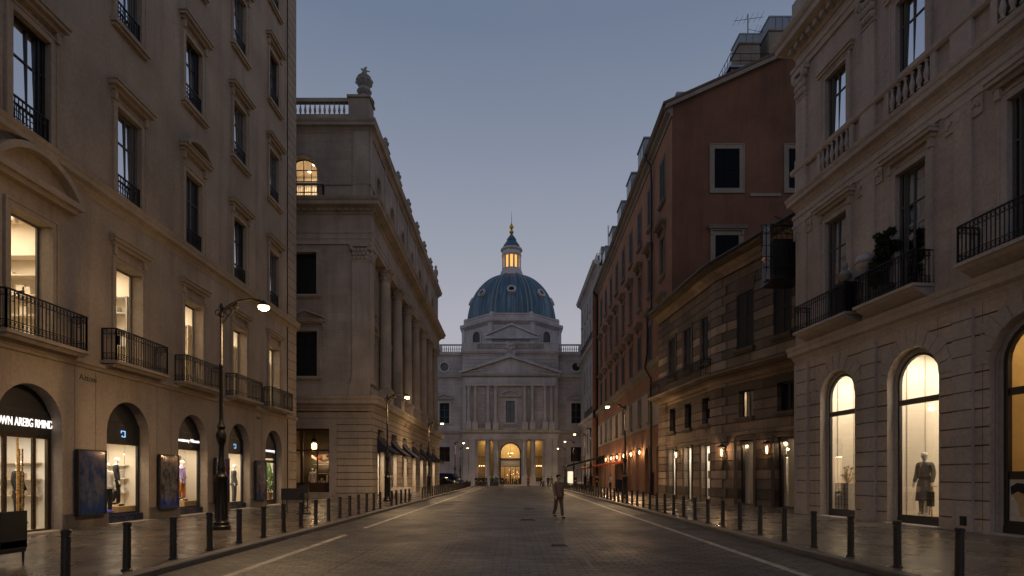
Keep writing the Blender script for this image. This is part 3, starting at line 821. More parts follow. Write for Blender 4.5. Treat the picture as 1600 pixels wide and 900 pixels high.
# shopfronts in the arches
def tymp(parent, fr, c, hw, zs, rec, zb, fas='fascia'):
    t = MB(fr); t.prism_d(outline((c-hw, c+hw, zb, zs, 'a')), -rec-.05, -rec); return t.build('fascia', fas, parent)
for i, c in enumerate(cA):
    vis = i-2
    S = 3.62
    t = MB(FA); o = (c-1.08, c+1.08, 2.86, 3.15, 'a'); t.prism_d(outline(o), -.42, -.34)
    t.prism_u([(-.34, 2.86), (-.31, 2.86), (-.31, 3.5), (-.32, 3.56), (-.34, 3.56)], c-1.05, c+1.05)
    fas = t.build('fascia', 'fascia', A)
    tr = MB(FA); ring(tr, outline((c-1.0, c+1.0, 3.6, 3.62, 'a'), 0.04), outline((c-1.0, c+1.0, 3.6, 3.62, 'a'), 0.0), -.345, -.33)
    room(A, FA, c-1.35, c+2.0, .2 if vis not in (0, 4) else PZ+.01, 2.92, .42, 2.9, 'cream' if vis != 0 else 'greywhite', 48, color=(1,.88,.70), spots=3, front=34)
    pn_ = MB(FA)
    for dd in (-.9, -1.5, -2.1, -2.7): pn_.box(c+1.97, c+1.992, dd-.012, dd+.012, .22, 2.9)
    for uu in (-.9, -.1, .7, 1.4): pn_.box(c+uu, c+uu+.02, -2.895, -2.88, .22, 2.9)
    if vis in (0, 1, 4):
        for zz in (1.1, 1.6, 2.1): pn_.box(c+1.7, c+1.96, -2.6, -1.3, zz, zz+.03)
        for q in range(9): zz = (1.13, 1.63)[q % 2]; dd = -1.4-.13*q; pn_.box(c+1.75, c+1.93, dd-.05, dd+.04, zz, zz+.12+.2*RND.random())
    pn_.build('wall_panelling', 'greywhite' if vis else 'creamfloor', A)
    fr_ = MB(FA)
    if vis == 0 or vis < -1:
        ring(fr_, outline((c-1.03, c+1.03, PZ+.01, 2.84, 'r'), .07), outline((c-1.08, c+1.08, PZ+.004, 2.86, 'r')), -.42, -.33)
        for x in (c-.42, c+.52): fr_.box(x-.05, x+.05, -.41, -.345, PZ+.09, 2.78)
        w = fr_.build('shop_door', 'bronze', A)
        MB(FA).quad((c-1.0,-.39,.2),(c+1.0,-.39,.2),(c+1.0,-.39,2.78),(c-1.0,-.39,2.78)).build('pane', 'glass', w)
        hd = MB(FA)
        for x in (c-.08, c+.02): hd.tube([(x, -.26, .5), (x, -.26, 2.45)], .02, 8); hd.tube([(x, -.26, .6), (x, -.35, .6)], .012, 5); hd.tube([(x, -.26, 2.3), (x, -.35, 2.3)], .012, 5)
        hd.box(c-.05, c-.01, -.37, -.34, .2, 2.78); hd.build('handle', 'brass', w)
    elif vis == 4:
        ring(fr_, outline((c-1.03, c+1.03, PZ+.01, 2.84, 'r'), .14), outline((c-1.08, c+1.08, PZ+.004, 2.86, 'r')), -.42, -.33)
        fr_.box(c-1, c+1, -.41, -.34, 2.45, 2.6); fr_.box(c-1, c+1, -.41, -.34, PZ+.1, .42)
        w = fr_.build('shop_door', 'blackframe', A)
        MB(FA).quad((c-1.0,-.39,.4),(c+1.0,-.39,.4),(c+1.0,-.39,2.48),(c-1.0,-.39,2.48)).build('pane', 'glass', w)
    else:
        fr_.box(c-1.07, c+1.07, -.42, -.20, PZ+.01, .40)
        w = fr_.build('window_base', 'fasciablue', A)
        f2 = MB(FA); ring(f2, outline((c-1.03, c+1.03, .42, 2.84, 'r'), .05), outline((c-1.08, c+1.08, .40, 2.86, 'r')), -.42, -.34)
        w2 = f2.build('display_window', 'blackframe', A)
        MB(FA).quad((c-1.0,-.38,.46),(c+1.0,-.38,.46),(c+1.0,-.38,2.82),(c-1.0,-.38,2.82)).build('pane', 'glass', w2)
    MB(FA).box(c-1.2, c+1.2, -.4, .22, PZ-.05, PZ+.035).build('threshold', 'trim_a', A)
    if vis == 0: text("OWN AREBG RMIND", .33, 'sign_glow', FA, c+.17, -.30, 3.18, A, 'sign_letters', sx=.60)
    elif vis == 2: text("Downtauery Wissaun", .20, 'sign_glow', FA, c+.10, -.30, 3.18, A, 'sign_letters')
    elif vis == 4: text("Downtauery", .24, 'sign_glow', FA, c+.1, -.30, 3.12, A, 'sign_letters', sx=1.2)
    elif vis in (1, 3):
        g = MB(FA); x, zz, s = c+.15, 3.16, .11
        g.box(x-s, x+s*1.0, -.305, -.29, zz+s*.75, zz+s).box(x+s*.75, x+s, -.305, -.29, zz-s, zz+s*.72).box(x-s*.3, x+s*.72, -.305, -.29, zz-s, zz-s*.74)
        g.box(x-s, x-s*.76, -.305, -.29, zz+.2*s, zz+s*.72).box(x-s*.6, x-s*.3, -.305, -.29, zz-s, zz-s*.5)
        g.build('sign_logo', 'sign_blue', A)
text("Aittoni", .26, 'painttext', FA, 17.8, .002, 4.72, A, 'wall_lettering', ext=.006)
text("Aiton", .2, 'painttext', FA, 29.75, .002, 4.72, A, 'wall_lettering', ext=.006)
POST = [('dark blue and brown poster in a black wall case between the first two left shops', ((.012,.03,.075),(.065,.06,.07),(.01,.04,.12))),
        ('poster case showing brown figures over bright blue, left of the third shop arch', ((.035,.03,.03),(.12,.10,.085),(.01,.04,.22))),
        ('narrow dark red and blue poster case half hidden by the near street lamp', ((.10,.02,.03),(.03,.04,.10),(.02,.02,.08))),
        ('grey and blue poster case beside the last arched shop door on the left', ((.03,.04,.06),(.10,.05,.04),(.01,.04,.12)))]
for i, (lb, cs) in enumerate(POST):
    u = 17.77+4*i; hw = .60
    P = thing('poster_case', lb, 'poster', FA.P(u, 0, PZ), 'poster cases on the shop piers')
    b = MB(FA); b.box(u-hw, u+hw, .072, .16, .50, 2.52)
    ring(b, outline((u-hw+.04, u+hw-.04, .54, 2.48, 'r')), outline((u-hw, u+hw, .50, 2.52, 'r')), .16, .185); b.build('case', 'blackframe', P)
    pm = MB(FA); pm.quad((u-hw+.04, .165, .54), (u+hw-.04, .165, .54), (u+hw-.04, .165, 2.48), (u-hw+.04, .165, 2.48))
    pm.build('poster', poster_mat('poster_print_%d' % i, tuple(x*.9 for x in cs[0]), tuple(x*1.1 for x in cs[1]), tuple(x*.6 for x in cs[2]), i*3.1+1), P)

# ------------------------------------------------------------------ building B: palazzo with columns on the left
FB = frame(-10.9, 0, 0, 1, 1)     # upper street wall
FBg = frame(-10.2, 0, 0, 1, 1)    # ground-floor street wall
FBn = frame(0, 42, 1, 0, 1)       # wall facing the camera, u = x
B = thing('palazzo', 'stone palazzo beyond the side street with giant columns, roof balustrade and navy shop awnings', 'building', (-18, 60, 0))
BY1 = 81
gop = [(44.9+5*k-1.1, 44.9+5*k+1.1, PZ+.003, 5.3, 'r') for k in range(7)]
j_ = MB(FBg); g = MB(FBg); wall(g, 42.02, BY1, -.05, 6.5, gop, .4, course=.5, gd=.06, gw=.055, jm=j_); j_.build('shaded_wall_joints', 'joint', B)
g.build('ground_wall', 'rust_b', B)
dop = (-16.05, -13.3, .55, 5.2, 'r')
j_ = MB(FBn); g = MB(FBn); wall(g, -32, -10.2, -.05, 6.5, [dop], .45, course=.5, gd=.06, gw=.055, jm=j_); j_.build('shaded_wall_joints', 'joint', B); g.build('ground_wall', 'rust_b', B)
g = MB(FBn); ring(g, outline(dop, 0), outline(dop, -.5), -.01, .09, True); g.box(-16.6, -12.75, -.4, .35, PZ-.05, .2); g.box(-16.3, -13.1, -.4, .14, .2, .55); g.build('doorway_surround', 'trim_b', B)
# upper walls
wn = [(-15.9, -14.2, 9.0, 12.3, 'r'), (-15.9, -14.25, 14.95, 18.05, 'r'), (-16.4, -14.2, 21.75, 23.9, 'a'), (-22.5, -21, 9.0, 12.3, 'r'), (-22.5, -21, 14.95, 18.05, 'r')]
g = MB(FBn); wall(g, -32, -10.4, 6.4, 27.6, wn, .4); g.build('upper_wall', 'stone_b', B)
uops = []
for k in range(7):
    c = 44.9+5*k
    uops += [(c-.8, c+.8, 9.0, 12.2, 'r'), (c-.8, c+.8, 14.6, 17.2, 'r')]
g = MB(FB); wall(g, 42, BY1, 6.4, 21.5, uops, .35); g.build('upper_wall', 'stone_b', B)
FBa = frame(-10.4, 0, 0, 1, 1)
aops = [(44.9+5*k-.7, 44.9+5*k+.7, 22.2, 24.2, 'a') for k in range(7)]
g = MB(FBa); wall(g, 42, BY1, 20.6, 27.6, aops, .35); g.build('attic_wall', 'stone_b', B)
g = MB(); g.box(-32, -10.95, BY1-.4, BY1, 0, 27.5).box(-32, -31.6, 42.4, BY1-.4, 0, 27.5).box(-32, -10.6, 42.2, BY1-.2, 27.3, 27.7)
g.box(-32, -10.2, 42.4, BY1-.3, 6.42, 6.5)
g.build('rear_walls', 'stone_b', B)
pth = [(-32, 42), (-10.35, 42), (-10.35, BY1), (-13, BY1)]
def pathoff(p, o): return [(p[0][0], p[0][1]-o), (p[1][0]+o, p[1][1]-o), (p[2][0]+o, p[2][1]+o), (p[3][0], p[3][1]+o)]
cn = MB()
cn.sweep(pth, cprof(6.45, 7.5, .62, .15), left=False)
cn.sweep(pth, cprof(20.75, 21.75, .85, .1), left=False)
cn.sweep(pth, cprof(26.75, 27.55, .5), left=False)
cn.sweep(pth, [(-.02, 18.6), (.12, 18.6), (.12, 18.95), (.16, 18.97), (.16, 19.3), (.22, 19.4), (.22, 19.5), (.1, 19.5), (.1, 20.8), (-.02, 20.8)], left=False)
cn.sweep(pth, [(-.02, 22.9), (.05, 22.9), (.1, 23.0), (.1, 23.1), (-.02, 23.1)], left=False)
cn.sweep(pth, [(-.02, 5.95), (.06, 5.95), (.06, 6.1), (-.02, 6.1)], left=False)
cn.sweep(pth, [(-.02, 21.75), (.12, 21.75), (.12, 22.0), (-.02, 22.0)], left=False)
cn.build('cornice', 'trim_b', B)
dn = MB(FBn); dentils(dn, -32, -10.2, .1, .42, 20.93, 21.12, .5); dn.fr = frame(-10.35, 0, 0, 1, 1); dentils(dn, 42, BY1, .1, .42, 20.93, 21.12, .5); dn.build('dentils', 'trim_b', B)
# entablature block carried by the columns
MB().box(-10.9, -10.36, 42.05, BY1-.02, 18.62, 20.8).build('entablature', 'trim_b', B)
# pilasters on the camera side and piers
ps = MB(FBn)
def pilaster(mb, ua, ub, d, z0, z1, r=.5):
    mb.brk(); mb.box(ua-.06, ub+.06, -.01, d+.06, z0, z0+.3); mb.box(ua-.03, ub+.03, -.01, d+.03, z0+.3, z0+.5)
    mb.box(ua, ub, -.01, d, z0+.5, z1-1.25)
    mb.box(ua-.03, ub+.03, -.01, d+.03, z1-1.25, z1-1.15)
    for tier, (zz, o) in enumerate(((-1.0, .05), (-.72, .1), (-.45, .14))):
        k = 4 if tier != 1 else 5
        for i in range(k):
            x = ua+(ub-ua)*(i+.5)/k; mb.sphere((x, d+o*.3, z1+zz), .16, 6, .8, .8, 1.0)
    mb.box(ua+.02, ub-.02, -.01, d, z1-1.2, z1-.2)
    for x in (ua-.02, ub+.02): mb.sphere((x, d+.06, z1-.33), .17, 6)
    mb.box(ua-.16, ub+.16, -.01, d+.16, z1-.2, z1)
for ua in (-11.65, -18.4): pilaster(ps, ua, ua+1.2, .1, 8.5, 18.6)
ps.brk(); ps.box(-11.85, -10.3, -.01, .16, 7.5, 8.5); ps.brk(); ps.box(-18.6, -17, -.01, .16, 7.5, 8.5); ps.brk()
ps.box(-32, -10.3, -.01, .1, 7.5, 8.42)
ps.brk(); ps.box(-11.6, -10.45, -.01, .07, 21.75, 26.8); ps.brk(); ps.box(-13.0, -12.9, -.01, .03, 23.1, 26.6)
ps.build('pilaster', 'trim_b', B)
ps = MB(FB); pilaster(ps, 42.02, 43.3, .56, 8.5, 18.6); ps.build('pilaster', 'trim_b', B)
pd = MB(FB); pd.box(42.0, BY1, -.02, .3, 7.5, 8.4)
for k in range(7): pd.brk(); pd.box(47.4+5*k-.75, 47.4+5*k+.75, -.01, .98, 7.5, 8.5)
pd.build('column_pedestals', 'trim_b', B)
for k in range(7):
    c_ = MB(); column(c_, -10.42, 47.4+5*k, .47, 8.5, 18.62); c_.build('column', 'trim_b', B, smooth=True)
ps = MB(FBa)
for k in range(8): ps.brk(); ps.box(42.4+5*k-.35, 42.4+5*k+.35, -.01, .07, 22.0, 26.8)
ps.build('attic_pilasters', 'trim_b', B)
for k in range(7):
    c = 44.9+5*k
    for fl, (za, zb) in enumerate(((9.0, 12.2), (14.6, 17.2))):
        window(B, FB, (c-.8, c+.8, za, zb, 'r'), .3, 'blackframe', 'glassd', .06, 1, (zb-.8,), 'trim_b', .2, .06, 'trim_b', 'trim_b' if fl == 0 else None, .7, None, .25, ped='tri' if k % 2 else 'seg')
    window(B, FBa, (c-.7, c+.7, 22.2, 24.2, 'a'), .3, 'blackframe', 'glassd', .06, 1, (23.7,), 'trim_b', .16, .05)
for o, pd_ in ((wn[0], 'tri'), (wn[1], None), (wn[3], 'tri'), (wn[4], None)):
    window(B, FBn, o, .38, 'blackframe', 'fascia', .07, 1, (o[3]-.9,), 'trim_b', .22, .06, 'trim_b', 'trim_b' if pd_ else None, .75, 1.55, .3, ped=pd_)
w = window(B, FBn, wn[2], .35, 'blackframe', 'glass', .07, 1, (22.6, 23.4, 24.2), 'trim_b', .2, .06)
vb = MB(FBn)
for x in (-15.85, -14.75): vb.box(x-.02, x+.02, -.4, -.35, 21.8, 24.7)
rl = MB(FBn); railing(rl, -16.9, -13.7, .3, 21.76, 22.85, 0, .14); rl.build('railing', 'iron', w); vb.build('glazing_bar', 'blackframe', w)
room(B, FBn, -17.2, -13.6, 21.6, 25.6, .42, 4.0, 'cream', 130, spots=3)
st = MB(FBn); st.prism_d([(-16.4, 22.6), (-14.2, 23.9), (-14.2, 24.1), (-16.4, 22.8)], -3.2, -2.9); st.build('staircase', 'tan', B)
# roof balustrade on the camera side and the street side
bl = MB(); z0 = 27.55
for (a, b) in (((-32, 42.1), (-11.9, 42.1)),):
    bl.box(a[0], b[0], 41.95, 42.3, z0, z0+.55); bl.box(a[0], b[0], 41.93, 42.32, z0+1.45, z0+1.72)
    x = a[0]+.2
    while x < b[0]-.1: baluster(bl, x, 42.12, z0+.55, .9, 8, 1.25); x += .355
bl.box(-11.9, -10.4, 41.9, 43.3, z0, z0+1.72); bl.box(-12.0, -10.3, 41.8, 43.4, z0+1.72, z0+1.9)
for k in range(8):
    y = 43.3+5.3*k; e = min(y+4.4, BY1-.2)
    if y > BY1-1: break
    bl.box(-10.7, -10.38, y, e, z0, z0+.35); bl.box(-10.72, -10.36, y, e, z0+1.0, z0+1.2)
    yy = y+.2
    while yy < e: baluster(bl, -10.55, yy, z0+.35, .65, 6, 1.1); yy += .4
    bl.box(-10.85, -10.3, e, e+.9, z0, z0+1.3); bl.box(-10.9, -10.25, e-.05, e+.95, z0+1.3, z0+1.4)
bl.build('balustrade', 'trim_b', B)
# awnings and shop windows along the street side
for k, (ua, ub, za, zb, kk) in enumerate(gop):
    c = (ua+ub)/2
    w = window(B, FBg, (ua, ub, .2, 5.3, 'r'), .38, 'blackframe', None, .09, 0, (3.55,))
    MB(FBg).quad((ua,-.40,3.6),(ub,-.40,3.6),(ub,-.40,5.2),(ua,-.40,5.2)).build('upper_pane', 'glassd', w)
    MB(FBg).quad((ua,-.40,.3),(ub,-.40,.3),(ub,-.40,3.52),(ua,-.40,3.52)).build('pane', 'glass', w)
    room(B, FBg, ua-.1, ub+.6, .2, 3.6, .45, 2.2, 'cream', 150, color=(1,.86,.66))
    aw = MB(FBg); pr = []
    for j in range(9):
        t = j/8; pr.append((.02+1.15*(1-cos(t*PI/2)) if 0 else .02+1.2*t**1.25, 4.75-1.2*t**.8))
    for p, r in zip(pr, pr[1:]):
        aw.quad((ua-.15,p[0],p[1]),(ub+.15,p[0],p[1]),(ub+.15,r[0],r[1]),(ua-.15,r[0],r[1]))
    aw.quad((ua-.15,pr[-1][0],pr[-1][1]),(ub+.15,pr[-1][0],pr[-1][1]),(ub+.15,pr[-1][0],pr[-1][1]-.2),(ua-.15,pr[-1][0],pr[-1][1]-.2))
    for x in (ua-.15, ub+.15): aw.add([(x, .0, 4.75)]+[(x, p[0], p[1]) for p in pr]+[(x, .0, 3.55)], [tuple(range(len(pr)+2))])
    aw.tube([(ua-.15, pr[-1][0], pr[-1][1]-.03), (ub+.15, pr[-1][0], pr[-1][1]-.03)], .02, 6)
    aw.build('awning', 'awning', B)
# camera-side entrance: brown wooden shopfront with a lantern inside
ws = MB(FBn); ring(ws, outline(dop, .16), outline(dop, 0), -.42, -.30)
ws.box(-15.9, -13.4, -.40, -.33, 3.55, 3.68); ws.box(-15.55, -15.35, -.41, -.31, .6, 5.1); ws.box(-14.35, -14.27, -.40, -.33, .6, 3.6); ws.box(-15.9, -13.45, -.42, -.31, .55, 1.25)
ws.build('shopfront', 'woodframe', B)
MB(FBn).quad((-15.9,-.38,1.2),(-13.4,-.38,1.2),(-13.4,-.38,5.1),(-15.9,-.38,5.1)).build('pane', 'glass', B)
room(B, FBn, -16.3, -13.0, .5, 5.3, .46, 3.2, 'darkroom', 0, 'wood')
area_light('shop_back_light', B, FBn.P(-14.3, -2.6, 3.5), 1.4, .4, 70, (1, .76, .46))
it = MB(FBn)
for i in range(9):
    x = -15.3+i*.22; hgt = 1.2+RND.random()*1.3
    it.box(x, x+.14, -2.9, -2.7, .6, hgt)
it.box(-15.4, -13.2, -3.0, -2.6, 1.9, 1.95); it.box(-15.4, -13.2, -3.0, -2.6, 2.6, 2.65)
it.build('shelf_goods', 'linen', B)
gr = MB(FBn); gr.prism_d([(-15.0+i*.2, 3.3-.35*sin(PI*i/8)) for i in range(9)]+[(-13.4-i*.2, 3.12-.35*sin(PI*(8-i)/8)) for i in range(9)], -1.2, -1.12); gr.build('bunting', 'linen', B)
gr = MB(FBn); gr.prism_d([(-14.6, 3.05), (-14.2, 2.92), (-14.2, 3.2), (-14.6, 3.3)], -1.1, -1.08).prism_d([(-13.9, 3.05), (-13.6, 3.2), (-13.6, 3.4), (-13.9, 3.25)], -1.1, -1.08); gr.build('bunting', 'clothred', B)

# ------------------------------------------------------------------ church
CX = -.33; CY = 110.0
FC = frame(CX, CY, 1, 0, 1); FCw = frame(CX, CY+1.5, 1, 0, 1)
C = thing('domed_church', 'grey stone church with a ribbed blue lead dome closing the end of the street', 'church', (CX, CY+18, 0))
cw = 9.15
side = [(4.75, 6.15)]
cops = [(-2.1, 2.1, PZ+.003, 6.2, 'a')]
for s in (-1, 1):
    for a, b in ((4.78, 6.18), (3.2, 3.82)): cops.append((min(s*a, s*b), max(s*a, s*b), PZ+.6, 8.6, 'r'))
cops.append((-.85, .85, 12.0, 16.1, 'r'))
g = MB(FC); wall(g, -cw, cw, 0, 27.0, cops, 1.0, course=.75, gd=.04, gw=.05); g.build('facade_wall', 'stone_ch', C)
wops = []
for s in (-1, 1):
    x = s*12.75
    wops += [(x-.95, x+.95, 11.95, 15.9, 'r'), (x-1.05, x+1.05, 4.55, 7.4, 'r'), (x-.8, x+.8, 22.9, 0, 'o')]
    x = s*19.5
    wops += [(x-.95, x+.95, 11.95, 15.9, 'r'), (x-1.05, x+1.05, 4.55, 7.4, 'r'), (x-.8, x+.8, 22.9, 0, 'o')]
for ua, ub in ((-30, -cw+.1), (cw-.1, 30)):
    g = MB(FCw); wall(g, ua, ub, 0, 25.4, [o for o in wops if ua < o[0] < ub], .5, course=.75, gd=.03, gw=.05); g.build('wing_wall', 'stone_ch', C)
g = MB(); g.box(CX-cw, CX-cw+.3, CY+.02, CY+12, 0, 27).box(CX+cw-.3, CX+cw, CY+.02, CY+12, 0, 27).box(CX-cw+.3, CX+cw-.3, CY+1.2, CY+12, 26.6, 26.9)
g.box(CX-29.9, CX+29.9, CY+1.9, CY+28, 25.1, 25.3).box(CX-30, CX-29.7, CY+1.6, CY+28, 0, 25.2).box(CX+29.7, CX+30, CY+1.6, CY+28, 0, 25.2)
g.build('roof_deck', 'stone_ch', C)
t = MB(FC)
t.prism_u(cprof(20.55, 21.25, .75), -cw-.3, cw+.3)
t.box(-cw+.5, cw-.5, -.02, .55, 18.95, 20.5); t.box(-cw+.45, cw-.45, -.02, .62, 19.5, 19.62)
t.prism_u(cprof(9.8, 10.55, .75), -cw-.3, cw+.3); t.box(-cw, cw, -.02, .35, 8.75, 9.8)
t.prism_d([(-cw-.35, 21.27), (cw+.35, 21.27), (0, 24.3)], -.01, .35)
for s in (-1, 1):
    t.prism_d([(s*(cw+.4), 21.26), (0, 24.32), (0, 24.85), (s*(cw+.9), 21.55)], -.01, .95)
t.prism_u(cprof(25.0, 25.55, .5), -cw-.2, cw+.2)
t.box(-cw, cw, -.02, .16, 25.55, 26.0); t.box(-cw, cw, -.02, .2, 27.0, 27.25)
t.box(-cw, -6.4, -.02, .15, 26.0, 27.0); t.box(6.4, cw, -.02, .15, 26.0, 27.0); t.box(-.8, .8, -.02, .3, 24.7, 27.0)
t.build('entablature', 'trim_ch', C)
t = MB(FCw)
for s in (-1, 1):
    a, b = sorted((s*cw, s*30))
    t.brk(); t.prism_u(cprof(20.55, 21.25, .6), a, b); t.prism_u(cprof(9.8, 10.5, .5), a, b); t.prism_u(cprof(24.9, 25.45, .4), a, b)
    t.box(a, b, -.02, .06, 17.9, 18.1); t.box(a, b, -.02, .12, 10.5, 11.5); t.box(a, b, -.02, .2, 0, 1.2)
    t.box(a, b, -.02, .2, 25.45, 25.8); t.box(a, b, -.02, .25, 27.0, 27.25)
    u = s*(cw+3)
    n = 52
    for i in range(n):
        u = s*(cw+.3+i*.4); baluster(t, CX+u, 0, 0, 0, 3) if False else None
t.build('wing_cornices', 'trim_ch', C)
t = MB()
for s in (-1, 1):
    for i in range(50):
        if i % 11 == 10: t.box(CX+s*(cw+.35+i*.41)-.3, CX+s*(cw+.35+i*.41)+.3, CY+1.2, CY+1.55, 25.8, 27.0)
        else: baluster(t, CX+s*(cw+.35+i*.41), CY+1.38, 25.8, 1.2, 6, 1.6)
t.build('balustrade', 'trim_ch', C)
# pierced centre panel, relief on the pediment
t = MB(FC)
for s in (-1, 1):
    for i in range(7):
        t.ringbar((s*(1.4+i*.75), .1, 26.5), .36, .09, 'uz', 10); t.ringbar((s*(1.4+i*.75), .1, 26.5), .15, .06, 'uz', 8)
    for i in range(9): t.sphere((s*(4.4+i*.42), .40, 21.65+.12*(8-i)*.5), .30, 6, 1, .5, .8)
for i in range(12): t.sphere((RND.uniform(-.9, .9), .4, 26.0+RND.random()*1.2), .25, 6, 1, .6, 1)
for i in range(8): t.sphere((RND.uniform(-1.2, 1.2), .5, 24.6+RND.random()*.8), .3, 6, 1, .6, 1)
t.build('relief_carving', 'trim_ch', C)
# columns
offs = [2.79, 4.24, 6.65]
for s in (-1, 1):
    for o in offs+[7.88]:
        c_ = MB(); x = CX+s*o
        c_.box(x-.55, x+.55, CY-.95, CY, 10.55, 11.95); column(c_, x, CY-.45, .36, 11.95, 18.97, 12); c_.build('upper_column', 'trim_ch', C, smooth=True)
    for o in (2.79, 4.24):
        c_ = MB(); x = CX+s*o
        c_.box(x-.6, x+.6, CY-1.05, CY-.0, 0, 1.5); column(c_, x, CY-.5, .42, 1.5, 8.77, 12); c_.build('portico_column', 'trim_ch', C, smooth=True)
t = MB(FC)
for s in (-1, 1):
    t.brk(); t.box(s*7.3-.6, s*7.3+.6, -.02, .35, 0, 8.75); t.box(s*8.5-.5, s*8.5+.5, -.02, .2, 0, 8.75)
    t.box(s*7.3-.7, s*7.3+.7, -.02, .5, 0, 1.5); t.brk(); t.box(s*8.7-.3, s*8.7+.3, -.02, .18, 10.6, 20.5); t.brk()
    for j in range(6): t.box(s*5.45-.42+j*.17-.045, s*5.45-.42+j*.17+.045, .05, .2, 10.9, 11.75)
    t.box(s*5.45-.65, s*5.45+.65, -.01, .3, 11.75, 11.95); t.box(s*5.45-.65, s*5.45+.65, -.01, .3, 10.58, 10.9)
t.brk()
for j in range(9): t.box(-1.0+j*.25-.06, -1.0+j*.25+.06, .15, .3, 10.9, 11.7)
t.box(-1.25, 1.25, .05, .42, 11.7, 11.93); t.box(-1.25, 1.25, .05, .42, 10.58, 10.9)
t.build('piers', 'trim_ch', C)
window(C, FC, (-.85, .85, 12.0, 16.1, 'r'), .35, 'blackframe', 'glasst', .08, 1, (14.6,), 'trim_ch', .45, .12, None, 'trim_ch', .95, 2.0, .5, ped='seg')
for o in wops:
    if o[4] == 'o': window(C, FCw, o, .4, 'greyframe', 'glasst', .08, 0, (), 'trim_ch', .35, .1)
    elif o[2] > 10: window(C, FCw, o, .35, 'greyframe', 'glasst' if o[0] < 0 else 'glassd', .08, 1, (13.2, 14.6), 'trim_ch', .32, .1, 'trim_ch', 'trim_ch', .85, 1.75, .4, ped='tri')
    else:
        w = window(C, FCw, o, .3, 'woodframe', 'glassd', .07, 1, (6.2,), 'trim_ch', .2, .06, 'trim_ch')
        gb = MB(FCw)
        for j in range(8): gb.box(o[0]+.2+j*.25-.02, o[0]+.2+j*.25+.02, -.2, -.16, o[2], o[3])
        gb.build('window_bars', 'woodframe', w)
# portal: glazed arch with a lit hall behind
hal = MB(FC)
t = MB(FC); o = (-1.95, 1.95, .15, 6.2, 'a'); ring(t, outline(o, .14), outline(o, -.2), -.9, -.75)
t.box(-1.9, 1.9, -.9, -.75, 4.85, 5.2); t.box(-1.9, 1.9, -.9, -.76, 3.55, 3.65)
for x in (-1.05, 0, 1.05): t.box(x-.05, x+.05, -.88, -.78, .15, 3.6)
for a in (45, 90, 135):
    if a != 90: continue
    t.box(-.03, .03, -.86, -.8, 5.2, 8.0)
pw = t.build('portal_frame', 'blackframe', C)
MB(FC).quad(*[(u, -.83, z) for u, z in outline(o, .1)]).build('pane', 'glass', pw)
MB(FC).box(-1.8, 1.8, -1.1, -.98, 3.66, 4.84).build('transom_panel', 'linen', pw)
room(C, FC, -3.0, 3.0, .1, 9.0, 1.35, 7, 'amber', 400, 'wood', (1, .78, .46))
area_light('hall_light', C, FC.P(0, -2.0, 4.9), 3, 1, 150, (1, .8, .5), (PI/2*.9, 0, PI))
for s in (-1, 1):
    room(C, FC, s*4.75-1.7 if s < 0 else 3.05, -3.05 if s < 0 else s*4.75+1.7, .6, 8.9, 1.02, 3.0, 'amber', 42, 'wood', (1, .74, .38))
    t = MB(FC); t.box(s*5.48-.7, s*5.48+.7, -.62, -.5, 5.35, 5.5); t.box(s*5.48-.7, s*5.48+.7, -.62, -.5, .7, 1.5); t.build('transom', 'bronze', C)
fz = MB(FC)      # furniture silhouettes in the hall
for i in range(9):
    x = -1.8+i*.42; fz.box(x, x+.28, -2.4-.3*(i % 3), -2.2-.3*(i % 3), .12, .8+.5*((i*7) % 3)/2)
fz.box(-.12, .12, -3.2, -3.0, .1, 2.4); fz.box(-1.9, 1.9, -2.2, -2.0, 1.0, 1.08)
fz.build('hall_furniture', 'bronze', C)
fz = MB(FC)
for i in range(16): fz.sphere((RND.uniform(-1.7, 1.7), -2.2-RND.random()*3, 1.2+RND.random()*2.0), .055, 6)
fz.build('hall_lamp', 'lantern_glow', C)
def chandelier(name, label, loc, r, n, p, cat='lamp', rod=1.2):
    T = thing(name, label, cat, loc)
    b = MB(); b.tube([(loc[0], loc[1], loc[2]+.3), (loc[0], loc[1], loc[2]+.3+rod)], .025, 6)
    g = MB()
    for i in range(n):
        a = 2*PI*i/n; x, y = loc[0]+r*cos(a), loc[1]+r*sin(a)
        b.tube([(loc[0], loc[1], loc[2]-.1), (loc[0]+r*.6*cos(a), loc[1]+r*.6*sin(a), loc[2]-.3), (x, y, loc[2]-.1)], .025, 5)
        g.sphere((x, y, loc[2]+.02), .16 if r > .5 else .09, 8, 1, 1, 1.3)
    b.lathe(loc[0], loc[1], [(.05, loc[2]-.35), (.12, loc[2]-.15), (.05, loc[2]+.1), (.03, loc[2]+.35)], 8)
    b.build('chandelier_frame', 'bronze', T); g.build('lamp_globe', 'lantern_glow', T)
    point_light('chandelier_light', T, (loc[0], loc[1]-.3, loc[2]-.5), p, (1, .68, .35), .15)
    return T
chandelier('chandelier', 'glowing cluster chandelier hanging in the arched church portal', (CX, CY+.45, 6.1), .45, 5, 60)
for s in (-1, 1): chandelier('wall_candelabra', 'three-armed candle lamp glowing in the golden bay %s of the portal' % ('left' if s < 0 else 'right'), (CX+s*5.48, CY+.35, 3.7), .42, 4, 26, rod=1.4)
